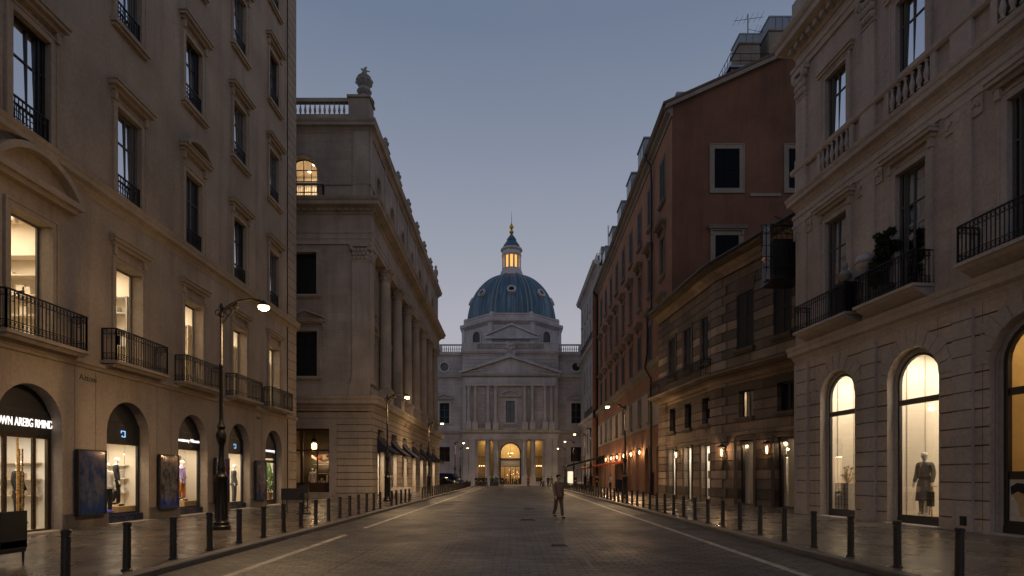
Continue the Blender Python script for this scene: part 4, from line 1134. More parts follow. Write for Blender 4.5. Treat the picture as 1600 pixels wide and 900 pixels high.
# drum and dome
DX, DY = -.1, 128.5
def octa(mb, cx, cy, prof, n=8): mb.lathe(cx, cy, [(r/cos(PI/8), z) for r, z in prof], 8, PI/8)
d = MB(); octa(d, DX, DY, [(10.3, 24), (10.3, 32.8), (10.45, 33.0), (11.1, 33.5), (11.1, 34.1), (10.3, 34.2), (10.15, 34.3), (10.15, 34.9), (10.3, 35.0), (10.3, 35.3), (9.8, 35.45)])
d.build('drum', 'stone_ch', C)
d = MB()
for i in range(8):
    a = PI/8+i*PI/4; r = 10.3/cos(PI/8)*.985
    x, y = DX+r*cos(a), DY+r*sin(a)
    d.brk(); d.lathe(x, y, [(.6, 27), (.6, 32.9), (.72, 33.1), (.72, 33.4)], 8); d.lathe(DX+r*.965*cos(a), DY+r*.965*sin(a), [(.55, 34.1), (.55, 35.3), (.4, 35.6)], 8)
d.build('drum_buttress', 'trim_ch', C)
FD = frame(DX, DY-10.3, 1, 0, 1)
t = MB(FD); t.prism_d([(-5.0, 30.4), (5.0, 30.4), (0, 32.6)], .0, .5)
for s in (-1, 1): t.prism_d([(s*5.4, 30.35), (0, 32.6), (0, 33.0), (s*5.8, 30.55)], 0, .9)
t.box(-5.4, 5.4, 0, .9, 29.8, 30.35)
t.build('drum_pediment', 'trim_ch', C)
for ang in (-45, 45, -90, 90):
    a = math.radians(ang); nx, ny = sin(a), -cos(a)
    FF = Fr(DX+nx*10.31, DY+ny*10.31, cos(a), sin(a)); FF.n = (nx, ny)
    t = MB(FF); o = (-1.15, 1.15, 29.4, 31.0, 'a')
    t.prism_d(outline(o), .0, .05); w = t.build('drum_window', 'fascia', C)
    t = MB(FF); ring(t, outline(o), outline(o, -.3), 0, .2); t.build('surround', 'trim_ch', w)
DB = 35.0; DR = 9.95; DH = 11.5
dm = thing('tmp', 'x', 'x')
bpy.data.objects.remove(dm)
def dpt(t, off=0): return ((DR+off)*cos(t), DB+(DH+off)*sin(t))
prof = [dpt(t*PI/2*.86/20) for t in range(21)]
me_ = MB(); me_.lathe(0, 0, prof, 64)
ORG_save = s_org
def build_at(mb, name, mat, parent, loc, smooth=False):
    k = ORG[parent.name]; o = mb.build.__self__
    ob = None
    me = bpy.data.meshes.new(name); me.from_pydata(mb.v, [], mb.f); me.materials.append(M[mat])
    if smooth:
        for p in me.polygons: p.use_smooth = True
        try: me.set_sharp_from_angle(angle=math.radians(38))
        except Exception: pass
    ob = bpy.data.objects.new(name, me); COL.objects.link(ob); ob.parent = parent
    ob.location = (loc[0]-k[0], loc[1]-k[1], loc[2]-k[2]); ORG[ob.name] = loc
    return ob
dome = build_at(me_, 'dome', 'lead', C, (DX, DY, 0), True)
rb = MB()
for i in range(8):
    for dd in (-.045, .045):
        a = PI/8+i*PI/4+dd; pts = []
        for t in range(21):
            r, z = dpt(t*PI/2*.86/20, .05); pts.append((r*cos(a), r*sin(a), z))
        rb.tube(pts, .17, 6)
build_at(rb, 'dome_ribs', 'ribmetal', C, (DX, DY, 0), True)
for i in range(8):
    a = i*PI/4; t0 = .50; r, z = dpt(t0, .1); nrm = Vector((cos(t0)*cos(a), cos(t0)*sin(a), sin(t0))).normalized()
    cpt = Vector((r*cos(a), r*sin(a), z)); tx = Vector((-sin(a), cos(a), 0)); ty = nrm.cross(tx)
    rm = MB(); n = 14; rings = []
    for rr, off in ((.95, -.3), (.95, .35), (.62, .35), (.62, -.0)):
        rings.append([tuple(cpt+tx*rr*cos(2*PI*k/n)+ty*rr*sin(2*PI*k/n)+nrm*off) for k in range(n)])
    vs = sum(rings, []); fs = []
    for q_ in range(3):
        for k in range(n): l = (k+1) % n; fs.append((q_*n+k, q_*n+l, (q_+1)*n+l, (q_+1)*n+k))
    rm.add(vs, fs); ob = build_at(rm, 'dome_oculus', 'trim_ch', C, (DX, DY, 0))
    pn = MB(); pn.add([tuple(cpt+tx*.64*cos(2*PI*k/n)+ty*.64*sin(2*PI*k/n)+nrm*.05) for k in range(n)], [tuple(range(n))]); build_at(pn, 'pane', 'fascia', ob, (DX, DY, 0))
ln = MB(); lz = 46.3
ln.lathe(DX, DY, [(3.0, lz-.6), (2.85, lz), (2.5, lz+.2), (2.4, lz+.9), (2.15, lz+1.1), (2.15, lz+1.5)], 24)
ln.lathe(DX, DY, [(2.1, lz+4.4), (2.25, lz+4.6), (2.1, lz+4.8), (2.1, lz+5.4), (2.45, lz+5.7), (2.4, lz+6.0), (2.0, lz+6.2)], 24)
ln.lathe(DX, DY, [(1.05, lz+1.4), (1.05, lz+4.5)], 12)
for i in range(12):
    a = PI/12+i*PI/6; ln.lathe(DX+1.95*cos(a), DY+1.95*sin(a), [(.26, lz+1.4), (.22, lz+1.6), (.2, lz+4.2), (.3, lz+4.45)], 8)
ln.build('cupola', 'trim_ch', C, smooth=True)
MB().lathe(DX, DY, [(1.55, lz+1.5), (1.55, lz+4.45)], 24).build('cupola_glazing', 'cup_glow', C)
ln = MB(); ln.lathe(DX, DY, [(2.1, lz+6.1), (1.75, lz+6.9), (1.25, lz+7.6), (1.0, lz+7.9), (1.1, lz+8.1), (.75, lz+8.7), (.35, lz+9.2), (.2, lz+9.5)], 24)
ln.build('cupola_roof', 'lead', C, smooth=True)
fn = MB(); fn.lathe(DX, DY, [(.15, lz+9.3), (.25, lz+9.45), (.5, lz+9.8), (.45, lz+10.1), (.15, lz+10.35), (.2, lz+10.5), (.5, lz+10.9), (.5, lz+11.1), (.2, lz+11.5), (.08, lz+11.9)], 16); fn.build('gilded_finial', 'gold', C, smooth=True)
MB().tube([(DX, DY, lz+11.8), (DX, DY, lz+14.6)], [.07, .02], 6).build('spire_rod', 'iron', C)
sy = MB()
for i in range(1, 4): pass
stp = MB(); 
for i in range(3): stp.box(CX-8.5+i*.3, CX+8.5-i*.3, CY-2.6+i*.4, CY-.0, -.01+.0*i, .05+.05*i)
stp.build('church_steps', 'trim_ch', C)

# ------------------------------------------------------------------ terracotta house on the right
FT = frame(9.8, 0, .02, 1, -1)
T_ = thing('terracotta_house', 'tall terracotta plaster house on the right with dark shutters and a sloping gable', 'building', (16, 57, 0))
ty = [40.6+3.97*k for k in range(9)]
ar = [41.7, 45.6, 49.4, 53.2, 57.0, 61.0, 65.0, 69.0, 73.0]
lop = [(c-.72, c+.72, PZ+.003, 3.25, 'a') for c in ar]
g = MB(FT); wall(g, 38, 76, -.05, 5.45, lop, .45); g.build('ground_wall', 'plaster_c', T_)
mop = [(c-.42, c+.42, 5.95, 8.0, 'r') for c in ty]
g = MB(FT); wall(g, 38, 76, 5.45, 8.35, mop, .3); g.build('mezzanine_wall', 'mezz_c', T_)
uop = []
for c in ty: uop += [(c-.62, c+.62, 10.65, 13.4, 'r'), (c-.55, c+.55, 15.75, 18.5, 'r'), (c-.62, c+.62, 20.95, 23.9, 'r')]
g = MB(FT); wall(g, 38, 76, 8.35, 26.2, uop, .22); g.build('upper_wall', 'plaster_c', T_)
FG = frame(0, 38, 1, 0, 1); X0 = 10.56; SL = .445
gop2 = [(13.35, 15.0, 20.7, 23.3, 'r'), (18.25, 19.9, 20.7, 23.3, 'r'), (13.4, 14.95, 15.3, 17.6, 'r'), (18.3, 19.8, 15.3, 17.6, 'r')]
g = MB(FG); wall(g, X0, 26, -.05, 26.0, gop2, .2)
g.quad((X0, 0, 26.0), (26, 0, 26.0), (21, 0, 26.3+SL*(21-X0)), (X0, 0, 26.3))
g.build('gable_wall', 'plaster_cg', T_)
rf = MB(); ZR = 26.35; XR = 21; zr = ZR+SL*(XR-X0)
e0 = (X0-.65, ZR-.27)
rf.add([(e0[0]-0, 37.7, e0[1]), (e0[0]+.76, 76, e0[1]), (XR, 76, zr), (XR, 37.7, zr), (e0[0], 37.7, e0[1]+.16), (e0[0]+.76, 76, e0[1]+.16), (XR, 76, zr+.16), (XR, 37.7, zr+.16)],
       [(0,1,2,3),(7,6,5,4),(0,3,7,4),(0,4,5,1)])
rf.add([(XR, 37.7, zr+.16), (XR, 76, zr+.16), (32, 76, 26.4), (32, 37.7, 26.4)], [(0,1,2,3)])
rf.build('roof', 'roofc', T_)
t = MB(FT); t.prism_u([(-.02, 25.4), (.08, 25.4), (.12, 25.6), (.35, 25.75), (.38, 25.9), (.60, 25.98), (.62, 26.12), (-.02, 26.3)], 37.9, 76)
t.prism_u(cprof(9.55, 10.2, .38), 38.0, 76); t.prism_u([(-.01, 5.42), (.06, 5.42), (.09, 5.5), (-.01, 5.52)], 38.0, 76)
t.prism_u([(-.01, 8.28), (.05, 8.28), (.05, 8.42), (-.01, 8.42)], 38.0, 76)
t.fr = ID
t.add([(X0-.5, 37.72, ZR-.52), (XR, 37.72, zr-.30), (XR, 37.72, zr-.02), (X0-.5, 37.72, ZR-.25), (X0-.5, 37.99, ZR-.52), (XR, 37.99, zr-.30), (XR, 37.99, zr-.02), (X0-.5, 37.99, ZR-.25)], [(0,1,2,3),(0,4,5,1),(3,2,6,7),(0,3,7,4)])
t.build('cornice', 'trim_c', T_)
g = MB(); g.box(10.62, 32, 75.8, 75.99, 0, 26).box(31.8, 32, 38.02, 75.7, 0, 26.4); g.build('rear_walls', 'plaster_c', T_)
MB(FG).box(15.7, 17.7, -.01, .07, 20.15, 20.35).build('wall_plaque', 'trim_c', T_)
for c in ty:
    i = ty.index(c)
    o = (c-.62, c+.62, 20.95, 23.9, 'r'); w = window(T_, FT, o, .2, 'greyframe', 'glassd', .05, 1, (), 'trim_c', .12, .035, 'trim_c')
    shutters(w, FT, o, .0, 'shutter', n=18)
    o = (c-.55, c+.55, 15.75, 18.5, 'r'); window(T_, FT, o, .07, 'greyframe', 'glassf', .05, 1, (16.7, 17.6), 'trim_c', .14, .05, 'trim_c', 'trim_c', .85, 1.0, .42)
    o = (c-.62, c+.62, 10.65, 13.4, 'r'); w = window(T_, FT, o, .2, 'greyframe', 'glassd', .05, 1, (), 'trim_c', .12, .04, None, 'trim_c', .95, 1.0, .42)
    shutters(w, FT, o, .0, 'shutter', n=18)
    window(T_, FT, (c-.42, c+.42, 5.95, 8.0, 'r'), .24, 'greyframe', 'glassd', .05, 1, (7.3,), 'trim_c', .12, .03, 'trim_c')
for j, o in enumerate(gop2):
    w = window(T_, FG, o, .16, 'greyframe', 'glassd', .05, 1, (), 'trim_c', .28, .05, None if j < 2 else None, 'trim_c' if j > 1 else None, .5, 1.25, .25)
    shutters(w, FG, (o[0], o[1], o[2], o[3], 'r'), .01, 'shutter_d', n=22)
for i, c in enumerate(ar):
    o = (c-.72, c+.72, PZ+.003, 3.25, 'a')
    t = MB(FT); ring(t, outline(o), outline(o, -.13), 0, .05, True); w = t.build('arch_surround', 'trim_c', T_)
    t = MB(FT); ring(t, outline(o, .1), outline(o), -.44, -.34); t.box(c-.03, c+.03, -.43, -.35, .2, 3.9); t.box(c-.62, c+.62, -.43, -.36, 3.1, 3.22)
    t.build('arch_door', 'woodframe', w); MB(FT).quad(*[(u, -.41, z) for u, z in outline(o, .05)]).build('pane', 'glass' if i % 2 == 0 else 'glassd', w)
    room(T_, FT, c-.9, c+.9, .1, 4.2, .5, 2.0, 'amber', 5 if i % 2 == 0 else 0)
# drainpipes
def drain(parent, name, pts, r=.075):
    d = MB(); d.tube(pts, r, 8)
    zs = [p[2] for p in pts]; z = min(zs)+1.0
    d.build(name, 'iron', parent, smooth=True)
PT = FT.P
drain(T_, 'drainpipe', [PT(43.5,.62,26.0), PT(43.5,.55,25.6), PT(43.5,.2,25.2), PT(43.5,.15,24.0), PT(43.5,.15,14.4), PT(43.5,.45,13.9), PT(43.5,.45,11.0), PT(43.6,.6,9.9), PT(43.6,.16,9.1), PT(43.5,.16,.15)])
drain(T_, 'drainpipe', [PT(75.7,.62,26.0), PT(75.7,.16,25.0), PT(75.7,.16,10.6), PT(75.7,.55,10.3), PT(75.7,.55,9.6), PT(75.7,.16,9.2), PT(75.7,.16,.15)], .14)
MB(FT).box(43.25, 43.75, .05, .3, .12, 2.0).build('pipe_casing', 'iron', T_)
HS = 1.1224
# roof dormers
for i, y in enumerate((49, 54.5, 60, 66, 71.5)):
    x0 = 10.0+.02*y
    dmr = MB(); dmr.add([(x0, y-1.2, 26.0), (x0, y+1.2, 26.0), (x0, y+1.2, 29.7), (x0, y-1.2, 29.7), (x0+4.5, y-1.2, 27.5), (x0+4.5, y+1.2, 27.5), (x0+4.5, y+1.2, 30.0), (x0+4.5, y-1.2, 30.0)], [(0,1,2,3),(4,5,6,7),(0,3,7,4),(1,5,6,2)])
    dmr.box(x0-.08, x0+4.6, y-1.28, y+1.28, 29.72, 29.86)
    w = dmr.build('dormer', 'zinc', T_)
    MB().box(x0-.04, x0-.01, y-.9, y-.05, 27.3, 29.4).box(x0-.04, x0-.01, y+.05, y+.9, 27.3, 29.4).build('pane', 'glassd', w)
# roof structures
def chimney(x, y, w, d, z0, z1, ventz):
    c = MB(); c.box(x-w/2, x+w/2, y-d/2, y+d/2, z0, z1-ventz); c.box(x-w/2-.08, x+w/2+.08, y-d/2-.08, y+d/2+.08, z1-ventz, z1-ventz+.12); c_ = c.build('chimney', 'trim_c', T_)
    v = MB(); n = max(2, int(w/.45))
    for i in range(n):
        xx = x-w/2+w*(i+.5)/n; v.box(xx-w/n*.46, xx+w/n*.46, y-d/2, y+d/2, z1-ventz+.12, z1-.1)
    v.box(x-w/2-.02, x+w/2+.02, y-d/2-.02, y+d/2+.02, z1-.1, z1)
    v.build('chimney_vent', 'zinc', c_)
chimney(19.2, 42, 1.9, 2.2, 28.5, 34.4, 1.1); chimney(21.0, 42.5, 1.3, 2.0, 29, 34.9, 1.0)
chimney(17.0, 42, 1.45, 1.6, 28.5, 33.4, .8); chimney(11.7, 40.2, .6, .7, 26.5, 28.3, .5)
t = MB()
t.box(15.6, 19.2, 41, 43.4, 28.6, 30.7); t.box(15.4, 19.3, 40.8, 43.6, 30.7, 30.85); t.build('roof_terrace', 'zinc', T_)
r_ = MB(); 
for (a, b) in (((15.5, 40.9), (19.2, 40.9)), ((15.5, 40.9), (15.5, 43.5))):
    for z in (31.2, 31.7): r_.tube([(a[0], a[1], z), (b[0], b[1], z)], .025, 5)
    for i in range(6): x = a[0]+(b[0]-a[0])*i/5; y = a[1]+(b[1]-a[1])*i/5; r_.tube([(x, y, 30.85), (x, y, 31.75)], .02, 5)
r_.build('terrace_railing', 'iron', T_)
MB().add([(14.5,40.9,28.0),(15.6,40.9,28.5),(15.6,40.9,30.6),(14.5,43,28.0),(15.6,43,28.5),(15.6,43,30.6)],[(0,1,2),(3,5,4),(0,2,5,3)]).build('skylight_slope', 'glassd', T_)
MB().box(12.7, 13.8, 40.6, 41.6, 27.0, 28.4).build('skylight_box', 'zinc', T_)
an = thing('roof_antenna', 'thin television antenna with several arms on the roof of the terracotta house', 'antenna', (17.2, 42, 33.4))
a_ = MB(); a_.tube([(17.2, 42, 33.4), (17.2, 42, 35.4)], .035, 6)
a_.tube([(16.2, 42, 34.9), (18.4, 42.2, 35.35)], .016, 5)
for i in range(6): x = 16.3+i*.38; a_.tube([(x, 41.6, 34.93+i*.07), (x, 42.5, 34.93+i*.07)], .011, 4)
a_.tube([(17.2, 42, 34.3), (18.7, 42, 34.0)], .014, 5)
for i in range(5): x = 17.6+i*.25; a_.tube([(x, 42, 33.7), (x+.3, 42, 34.6)], .010, 4)
a_.build('antenna_mast', 'iron', an)
# house and antenna are scaled up about the camera position, which sinks the base slightly
T_.scale = (HS,)*3; T_.location = (16*HS, 57*HS, -.2)
an.scale = (HS,)*3; an.location = (17.2*HS, 42*HS, 33.4*HS-.2)
FTL = frame(11.0, 0, .02, 1, -1)
# wall lanterns
def wall_lantern(fr, u, z, label, power=22, d0=.0, sc=1.0, grp=None):
    W = thing('wall_lantern', label, 'lantern', fr.P(u, d0, z), grp)
    b = MB(fr); w = .15*sc
    b.box(u-.04, u+.04, d0, d0+.03, z-.25*sc, z+.25*sc); b.tube([(u, d0+.02, z+.2*sc), (u, d0+.16, z+.36*sc), (u, d0+.26*sc, z+.34*sc)], .016, 6)
    b.add([(u-w*1.2,d0+.26-w*1.2,z+.22*sc),(u+w*1.2,d0+.26-w*1.2,z+.22*sc),(u+w*1.2,d0+.26+w*1.2,z+.22*sc),(u-w*1.2,d0+.26+w*1.2,z+.22*sc),(u,d0+.26,z+.36*sc)], [(0,1,4),(1,2,4),(2,3,4),(3,0,4),(0,3,2,1)])
    for sx in (-1, 1):
        for sy_ in (-1, 1): b.tube([(u+sx*w*.6, d0+.26+sy_*w*.6, z-.26*sc), (u+sx*w, d0+.26+sy_*w, z+.22*sc)], .013, 4)
    b.box(u-w*.66, u+w*.66, d0+.26-w*.66, d0+.26+w*.66, z-.30*sc, z-.26*sc)
    b.build('lantern_frame', 'iron', W)
    MB(fr).lathe(u, d0+.26, [(.03, z-.24*sc), (.055, z-.1*sc), (.05, z+.08*sc), (.02, z+.14*sc)], 8).build('lantern_bulb', 'lantern_glow', W)
    o = point_light('lantern_light', W, fr.P(u, d0+.40, z-.02), power, (1, .58, .28), .05)
    return W
for i, y in enumerate((53.3, 57.6, 61.85, 66.2, 70.7, 75.2)):
    wall_lantern(FTL, y, 3.95, 'warm wall lantern %s on the terracotta arcade' % (['nearest the corner', 'second from the near corner', 'third from the near corner', 'fourth from the near corner', 'fifth from the near corner', 'farthest from the camera'][i]), 120, grp='wall lanterns of the terracotta arcade')

# ------------------------------------------------------------------ banded stone corner house
D_ = thing('banded_corner_house', 'low dark banded stone corner house between the terracotta house and pale limestone block', 'building', (15, 35, 0))
F1 = frame(14.85, 0, -.0895, 1, -1); F2 = frame(21.3, 0, -.282, 1, -1)
d1 = [34.85, 37.6, 40.35]
o1 = []
for c in d1: o1 += [(c-.62, c+.62, PZ+.05, 3.62, 'r'), (c-.55, c+.55, 4.85, 6.45, 'r'), (c-.58, c+.58, 8.55, 11.35, 'r')]
j_ = MB(F1); g = MB(F1); wall(g, 33.5, 43.2, -.05, 13.5, o1, .32, course=.52, gd=.05, gw=.045, jm=j_); j_.build('shaded_wall_joints', 'joint', D_); g.build('side_street_wall', 'stone_d', D_)
o2 = [(30.35, 31.65, PZ+.05, 3.68, 'r'), (27.55, 28.85, PZ+.05, 3.68, 'r'), (30.4, 31.5, 4.9, 6.35, 'r'), (27.6, 28.7, 4.9, 6.35, 'r'), (30.35, 31.7, 8.6, 11.6, 'r'), (27.75, 28.95, 8.7, 11.4, 'r')]
j_ = MB(F2); g = MB(F2); wall(g, 24.0, 33.5, -.05, 13.5, o2, .32, course=.52, gd=.05, gw=.045, jm=j_); j_.build('shaded_wall_joints', 'joint', D_); g.build('front_wall', 'stone_d', D_)
pd_ = [F1.P(43.2,0,0)[:2], F1.P(33.5,0,0)[:2], F2.P(24,0,0)[:2]]
cn = MB()
cn.sweep(pd_, [(-.02, 13.0), (.1, 13.0), (.15, 13.2), (.3, 13.3), (.5, 13.55), (.72, 13.62), (.74, 13.78), (-.02, 13.8)], left=False)
cn.sweep(pd_, [(-.02, 6.95), (.12, 6.95), (.2, 7.15), (.55, 7.3), (.8, 7.4), (.82, 7.52), (-.02, 7.55)], left=False)
cn.sweep(pd_, [(-.02, 3.95), (.05, 3.95), (.05, 4.15), (-.02, 4.15)], left=False)
cn.sweep(pd_, [(-.02, -.05), (.06, -.05), (.06, .62), (.02, .68), (-.02, .68)], left=False) if False else None
cn.build('cornice', 'stone_d', D_)
rf = MB(); a, b, c = F1.P(43.2,.8,13.8), F1.P(33.5,.8,13.8), F2.P(24,.8,13.8)
rf.add([a, b, c, (24, 24, 17.3), (20, 33.5, 17.6), (18, 43.2, 17.2)], [(0,1,4,5), (1,2,3,4)]); rf.build('roof', 'roofd', D_)
gt = MB(); gt.tube([(p[0], p[1], 13.82) for p in (F1.P(43.2,.78,0), F1.P(33.6,.8,0), F2.P(33.3,.8,0), F2.P(24,.8,0))], .085, 8); gt.build('gutter', 'iron', D_)
for j, c in enumerate(d1):
    w = window(D_, F1, (c-.58, c+.58, 8.55, 11.35, 'r'), .26, 'greyframe', 'glassd', .05, 1, (), 'trim_d', .14, .04, 'trim_d'); shutters(w, F1, (c-.56, c+.56, 8.57, 11.33, 'r'), -.06, 'shutter', n=24)
    window(D_, F1, (c-.55, c+.55, 4.85, 6.45, 'r'), .26, 'blackframe', 'glassd', .05, 1, (), None, 0, 0, 'trim_d')
    o = (c-.62, c+.62, PZ+.05, 3.62, 'r')
    w = window(D_, F1, o, .28, 'blackframe', 'glass', .05, 0, (), 'trim_d', .11, .04)
    room(D_, F1, c-.8, c+1.1, PZ+.06, 3.7, .36, 2.0, 'greywhite', 130, color=(1, .86, .66))
    f = MB(F1)
    for q in range(26): 
        z = .3+RND.random()*2.6; uu = c+RND.uniform(-.45, .45); f.box(uu, uu+.1+RND.random()*.2, -1.6-.3*RND.random(), -1.3, z, z+.05+.14*RND.random())
    f.box(c+.3, c+.5, -1.2, -.9, .2, 2.0); f.build('shop_goods', 'clothgrey' if j % 2 else 'linen', D_)
for j, o in enumerate(o2):
    if j < 2:
        w = window(D_, F2, o, .28, 'blackframe', 'glass', .06, 0, (), 'trim_d', .13, .05)
        ins = MB(F2); ins.box(o[1]-.42, o[1]-.1, -.9, -.45, .2, 3.55); ins.build('curtain', 'cream', D_)
        room(D_, F2, o[0]-.4, o[1]+.1, PZ+.06, 3.75, .36, 3.2, 'darkroom', 22 if j == 0 else 14, 'wood')
        area_light('curtain_light', D_, F2.P(o[1]-.2, -.55, 3.4), .3, .3, 26)
        f = MB(F2)
        for q in range(12): uu = o[0]+RND.random()*.7; z = .4+RND.random()*.8; f.box(uu, uu+.12, -1.6, -1.4, .2, z)
        f.build('shop_goods', 'tan', D_)
    elif j < 4:
        w = window(D_, F2, o, .26, 'blackframe', 'glass' if j == 2 else 'glassd', .06, 1, (), None, 0, 0, 'trim_d')
        if j == 2:
            MB(F2).box(o[0]+.08, o[0]+.40, -.45, -.4, o[2], o[3]).box(o[1]-.62, o[1]-.1, -.45, -.4, o[2], o[3]).build('curtain', 'linen', w)
            room(D_, F2, o[0]-.1, o[1]+.1, o[2]-.1, o[3]+.1, .35, 1.2, 'cream', 14)
    else:
        w = window(D_, F2, o, .26, 'blackframe', 'glassd', .05, 1, (), None, 0, 0, 'trim_d')
        shutters(w, F2, (o[0]+.02, o[1]-.02, o[2]+.02, o[3]-.02, 'r'), -.04, 'shutter_w', n=28)
rl = MB(F1); railing(rl, 33.9, 43.0, .72, 7.55, 8.6, 0, .13, False); rl.build('balcony_railing', 'iron', D_)
ct_ = MB()        # added pier of long and short blocks, paler for the corner's shading change
pc_ = F1.P(33.5, 0, 0)
for k in range(25):
    z = .0+k*.52
    if z > 12.6: break
    L_ = .95 if k % 2 else .6
    a_, b_, m_ = F1.P(33.5+L_, .05, z), F2.P(33.5-L_, .05, z), (pc_[0]-.056, pc_[1]-.012)
    a2, b2 = F1.P(33.5+L_, -.02, z), F2.P(33.5-L_, -.02, z)
    ct_.prism([(a_[0], a_[1]), m_, (b_[0], b_[1]), (b2[0], b2[1]), (pc_[0]+.02, pc_[1]), (a2[0], a2[1])], z+.01, z+.475)
ct_.build('added_corner_quoins', 'added_quoin_d', D_)
# voussoir fans over the shuttered windows
for fr, o in [(F2, o2[4]), (F2, o2[5])]:
    t = MB(fr); c = (o[0]+o[1])/2
    for i in range(7):
        a = (i-3)*.23; w_ = (o[1]-o[0])/7
        t.prism_d([(c+(i-3.5)*w_+.012, o[3]+.02), (c+(i-2.5)*w_-.012, o[3]+.02), (c+(i-2.5)*w_*1.25-.012, o[3]+.85), (c+(i-3.5)*w_*1.25+.012, o[3]+.85)], -.01, .035)
    t.build('voussoirs', 'trim_d', D_)
wall_lantern(F2, 32.65, 3.1, 'wall lantern glowing on the corner pier of the banded stone house', 36, sc=1.15)
wall_lantern(F2, 29.1, 3.1, 'wall lantern between the two front shop openings of the banded house', 14, sc=1.1)
wall_lantern(F1, 38.98, 3.2, 'small wall lantern on the side wall of the banded stone house', 12, sc=.9)
# projecting sign in an iron cage
SG = thing('projecting_sign', 'black box sign in a wrought iron cage projecting high above the corner shop', 'sign', (12.3, 26.2, 10.6))
s_ = MB(); s_.box(11.46, 11.66, 26.0, 26.3, 10.55, 13.15); s_.build('sign_panel', 'blackframe', SG)
MB().box(11.48, 11.64, 25.97, 25.995, 10.6, 13.1).build('sign_edge', 'globe', SG)
s_ = MB(); s_.box(11.66, 13.1, 25.7, 26.9, 10.7, 12.3); s_.box(11.64, 13.1, 25.6, 27.0, 10.5, 10.68); s_.build('sign_box', 'blackframe', SG)
k_ = MB()
for z in (10.9, 11.4, 11.9, 12.4, 12.8):
    k_.tube([(11.0, 25.4, z), (13.7, 25.4, z)], .018, 4); k_.tube([(11.0, 25.4, z), (11.0, 27.2, z)], .018, 4); k_.tube([(13.7, 25.4, z), (13.7, 27.2, z)], .018, 4)
for i in range(13):
    x = 11.0+i*.225; k_.tube([(x, 25.4, 10.7), (x, 25.4, 12.8)], .014, 4)
    if i % 2: k_.ringbar((x, 25.4, 12.6), .17, .016, 'uz', 10); k_.ringbar((x, 25.4, 11.1), .17, .016, 'uz', 10)
k_.tube([(11.6, 25.45, 13.2), (12.3, 25.45, 12.9), (12.9, 25.45, 13.1), (13.6, 25.45, 12.7)], .025, 5)
k_.tube([(11.6, 26.2, 13.2), (14.2, 26.6, 13.1)], .03, 5); k_.tube([(11.6, 26.2, 10.6), (14.2, 26.6, 10.7)], .03, 5); k_.tube([(13.5, 26.2, 10.6), (14.3, 26.6, 10.2)], .03, 5)
k_.build('iron_cage', 'iron', SG)
# number sign seen through the cage
text("4", .35, 'gilt_text', frame(0, 25.55, 1, 0, 1), 11.15, 0, 11.3, SG, 'number')

# ------------------------------------------------------------------ pale limestone block on the right
FE = frame(14.8, 0, -.1, 1, -1)
E = thing('limestone_building', 'pale rusticated limestone building on the right with three arched lit windows and iron balconies', 'building', (18, 12, 0))
ce = [22.3, 18.65, 14.75, 11.0, 7.3]
hw_ = [1.0, 1.05, 1.18, 1.05, 1.05]
eop = [(c-h, c+h, PZ+.003, 4.82, 'a') for c, h in zip(ce, hw_)]
j_ = MB(FE); g = MB(FE); wall(g, -12, 24.98, -.05, 6.75, eop, .42, course=.52, gd=.06, gw=.04, jm=j_); j_.build('shaded_wall_joints', 'joint', E); g.build('ground_wall', 'rust_e', E)
eop = []
for c in ce: eop += [(c-.62, c+.62, 7.7, 11.75, 'r'), (c-.6, c+.6, 14.95, 17.45, 'r')]
g = MB(FE); wall(g, -12, 24.98, 6.75, 22.2, eop, .4); g.build('upper_wall', 'stone_e', E)
pE = [FE.P(-12,0,0)[:2], FE.P(25,0,0)[:2], (FE.P(25,0,0)[0]+14, 26.4)]
g = MB(); p = FE.P(25,0,0); g.add([(p[0], p[1]-.01, -.05), (p[0]+14, p[1]+1.4, -.05), (p[0]+14, p[1]+1.4, 22.2), (p[0], p[1]-.01, 22.2)], [(0,1,2,3)])
q_ = FE.P(-12,0,0); g.add([(q_[0], q_[1], -.05), (q_[0]+14, q_[1], -.05), (q_[0]+14, q_[1], 22.2), (q_[0], q_[1], 22.2)], [(0,1,2,3)])
g.add([(q_[0]+14, q_[1], -.05), (p[0]+14, p[1]+1.4, -.05), (p[0]+14, p[1]+1.4, 22.2), (q_[0]+14, q_[1], 22.2)], [(0,1,2,3)])
g.add([(q_[0], q_[1], 22.1), (q_[0]+14, q_[1], 22.1), (p[0]+14, p[1]+1.4, 22.1), (p[0], p[1], 22.1)], [(0,1,2,3)])
g.build('rear_walls', 'stone_e', E)
cn = MB()
def sw(pr): cn.sweep(pE, pr, left=True)
sw(cprof(6.55, 7.25, .28)); sw([(-.02, 12.55), (.06, 12.55), (.06, 12.75), (.1, 12.8), (.1, 12.95), (-.02, 12.97)])
sw(cprof(13.1, 13.75, .32)); sw([(-.02, 14.72), (.1, 14.72), (.16, 14.8), (.16, 14.95), (-.02, 14.95)])
sw([(-.02, 18.95), (.08, 18.95), (.1, 19.15), (.16, 19.2), (.16, 19.3), (-.02, 19.3)])
sw(cprof(19.75, 20.75, .72)); sw([(-.02, 20.75), (.1, 20.75), (.1, 22.2), (-.02, 22.2)])
cn.build('cornice', 'trim_e', E)
dn = MB(FE); dentils(dn, -12, 25.1, .1, .34, 19.9, 20.12, .42); dn.build('dentils', 'trim_e', E)
pp = [24.45, 20.5, 16.72, 12.9, 9.15]
ps = MB(FE)
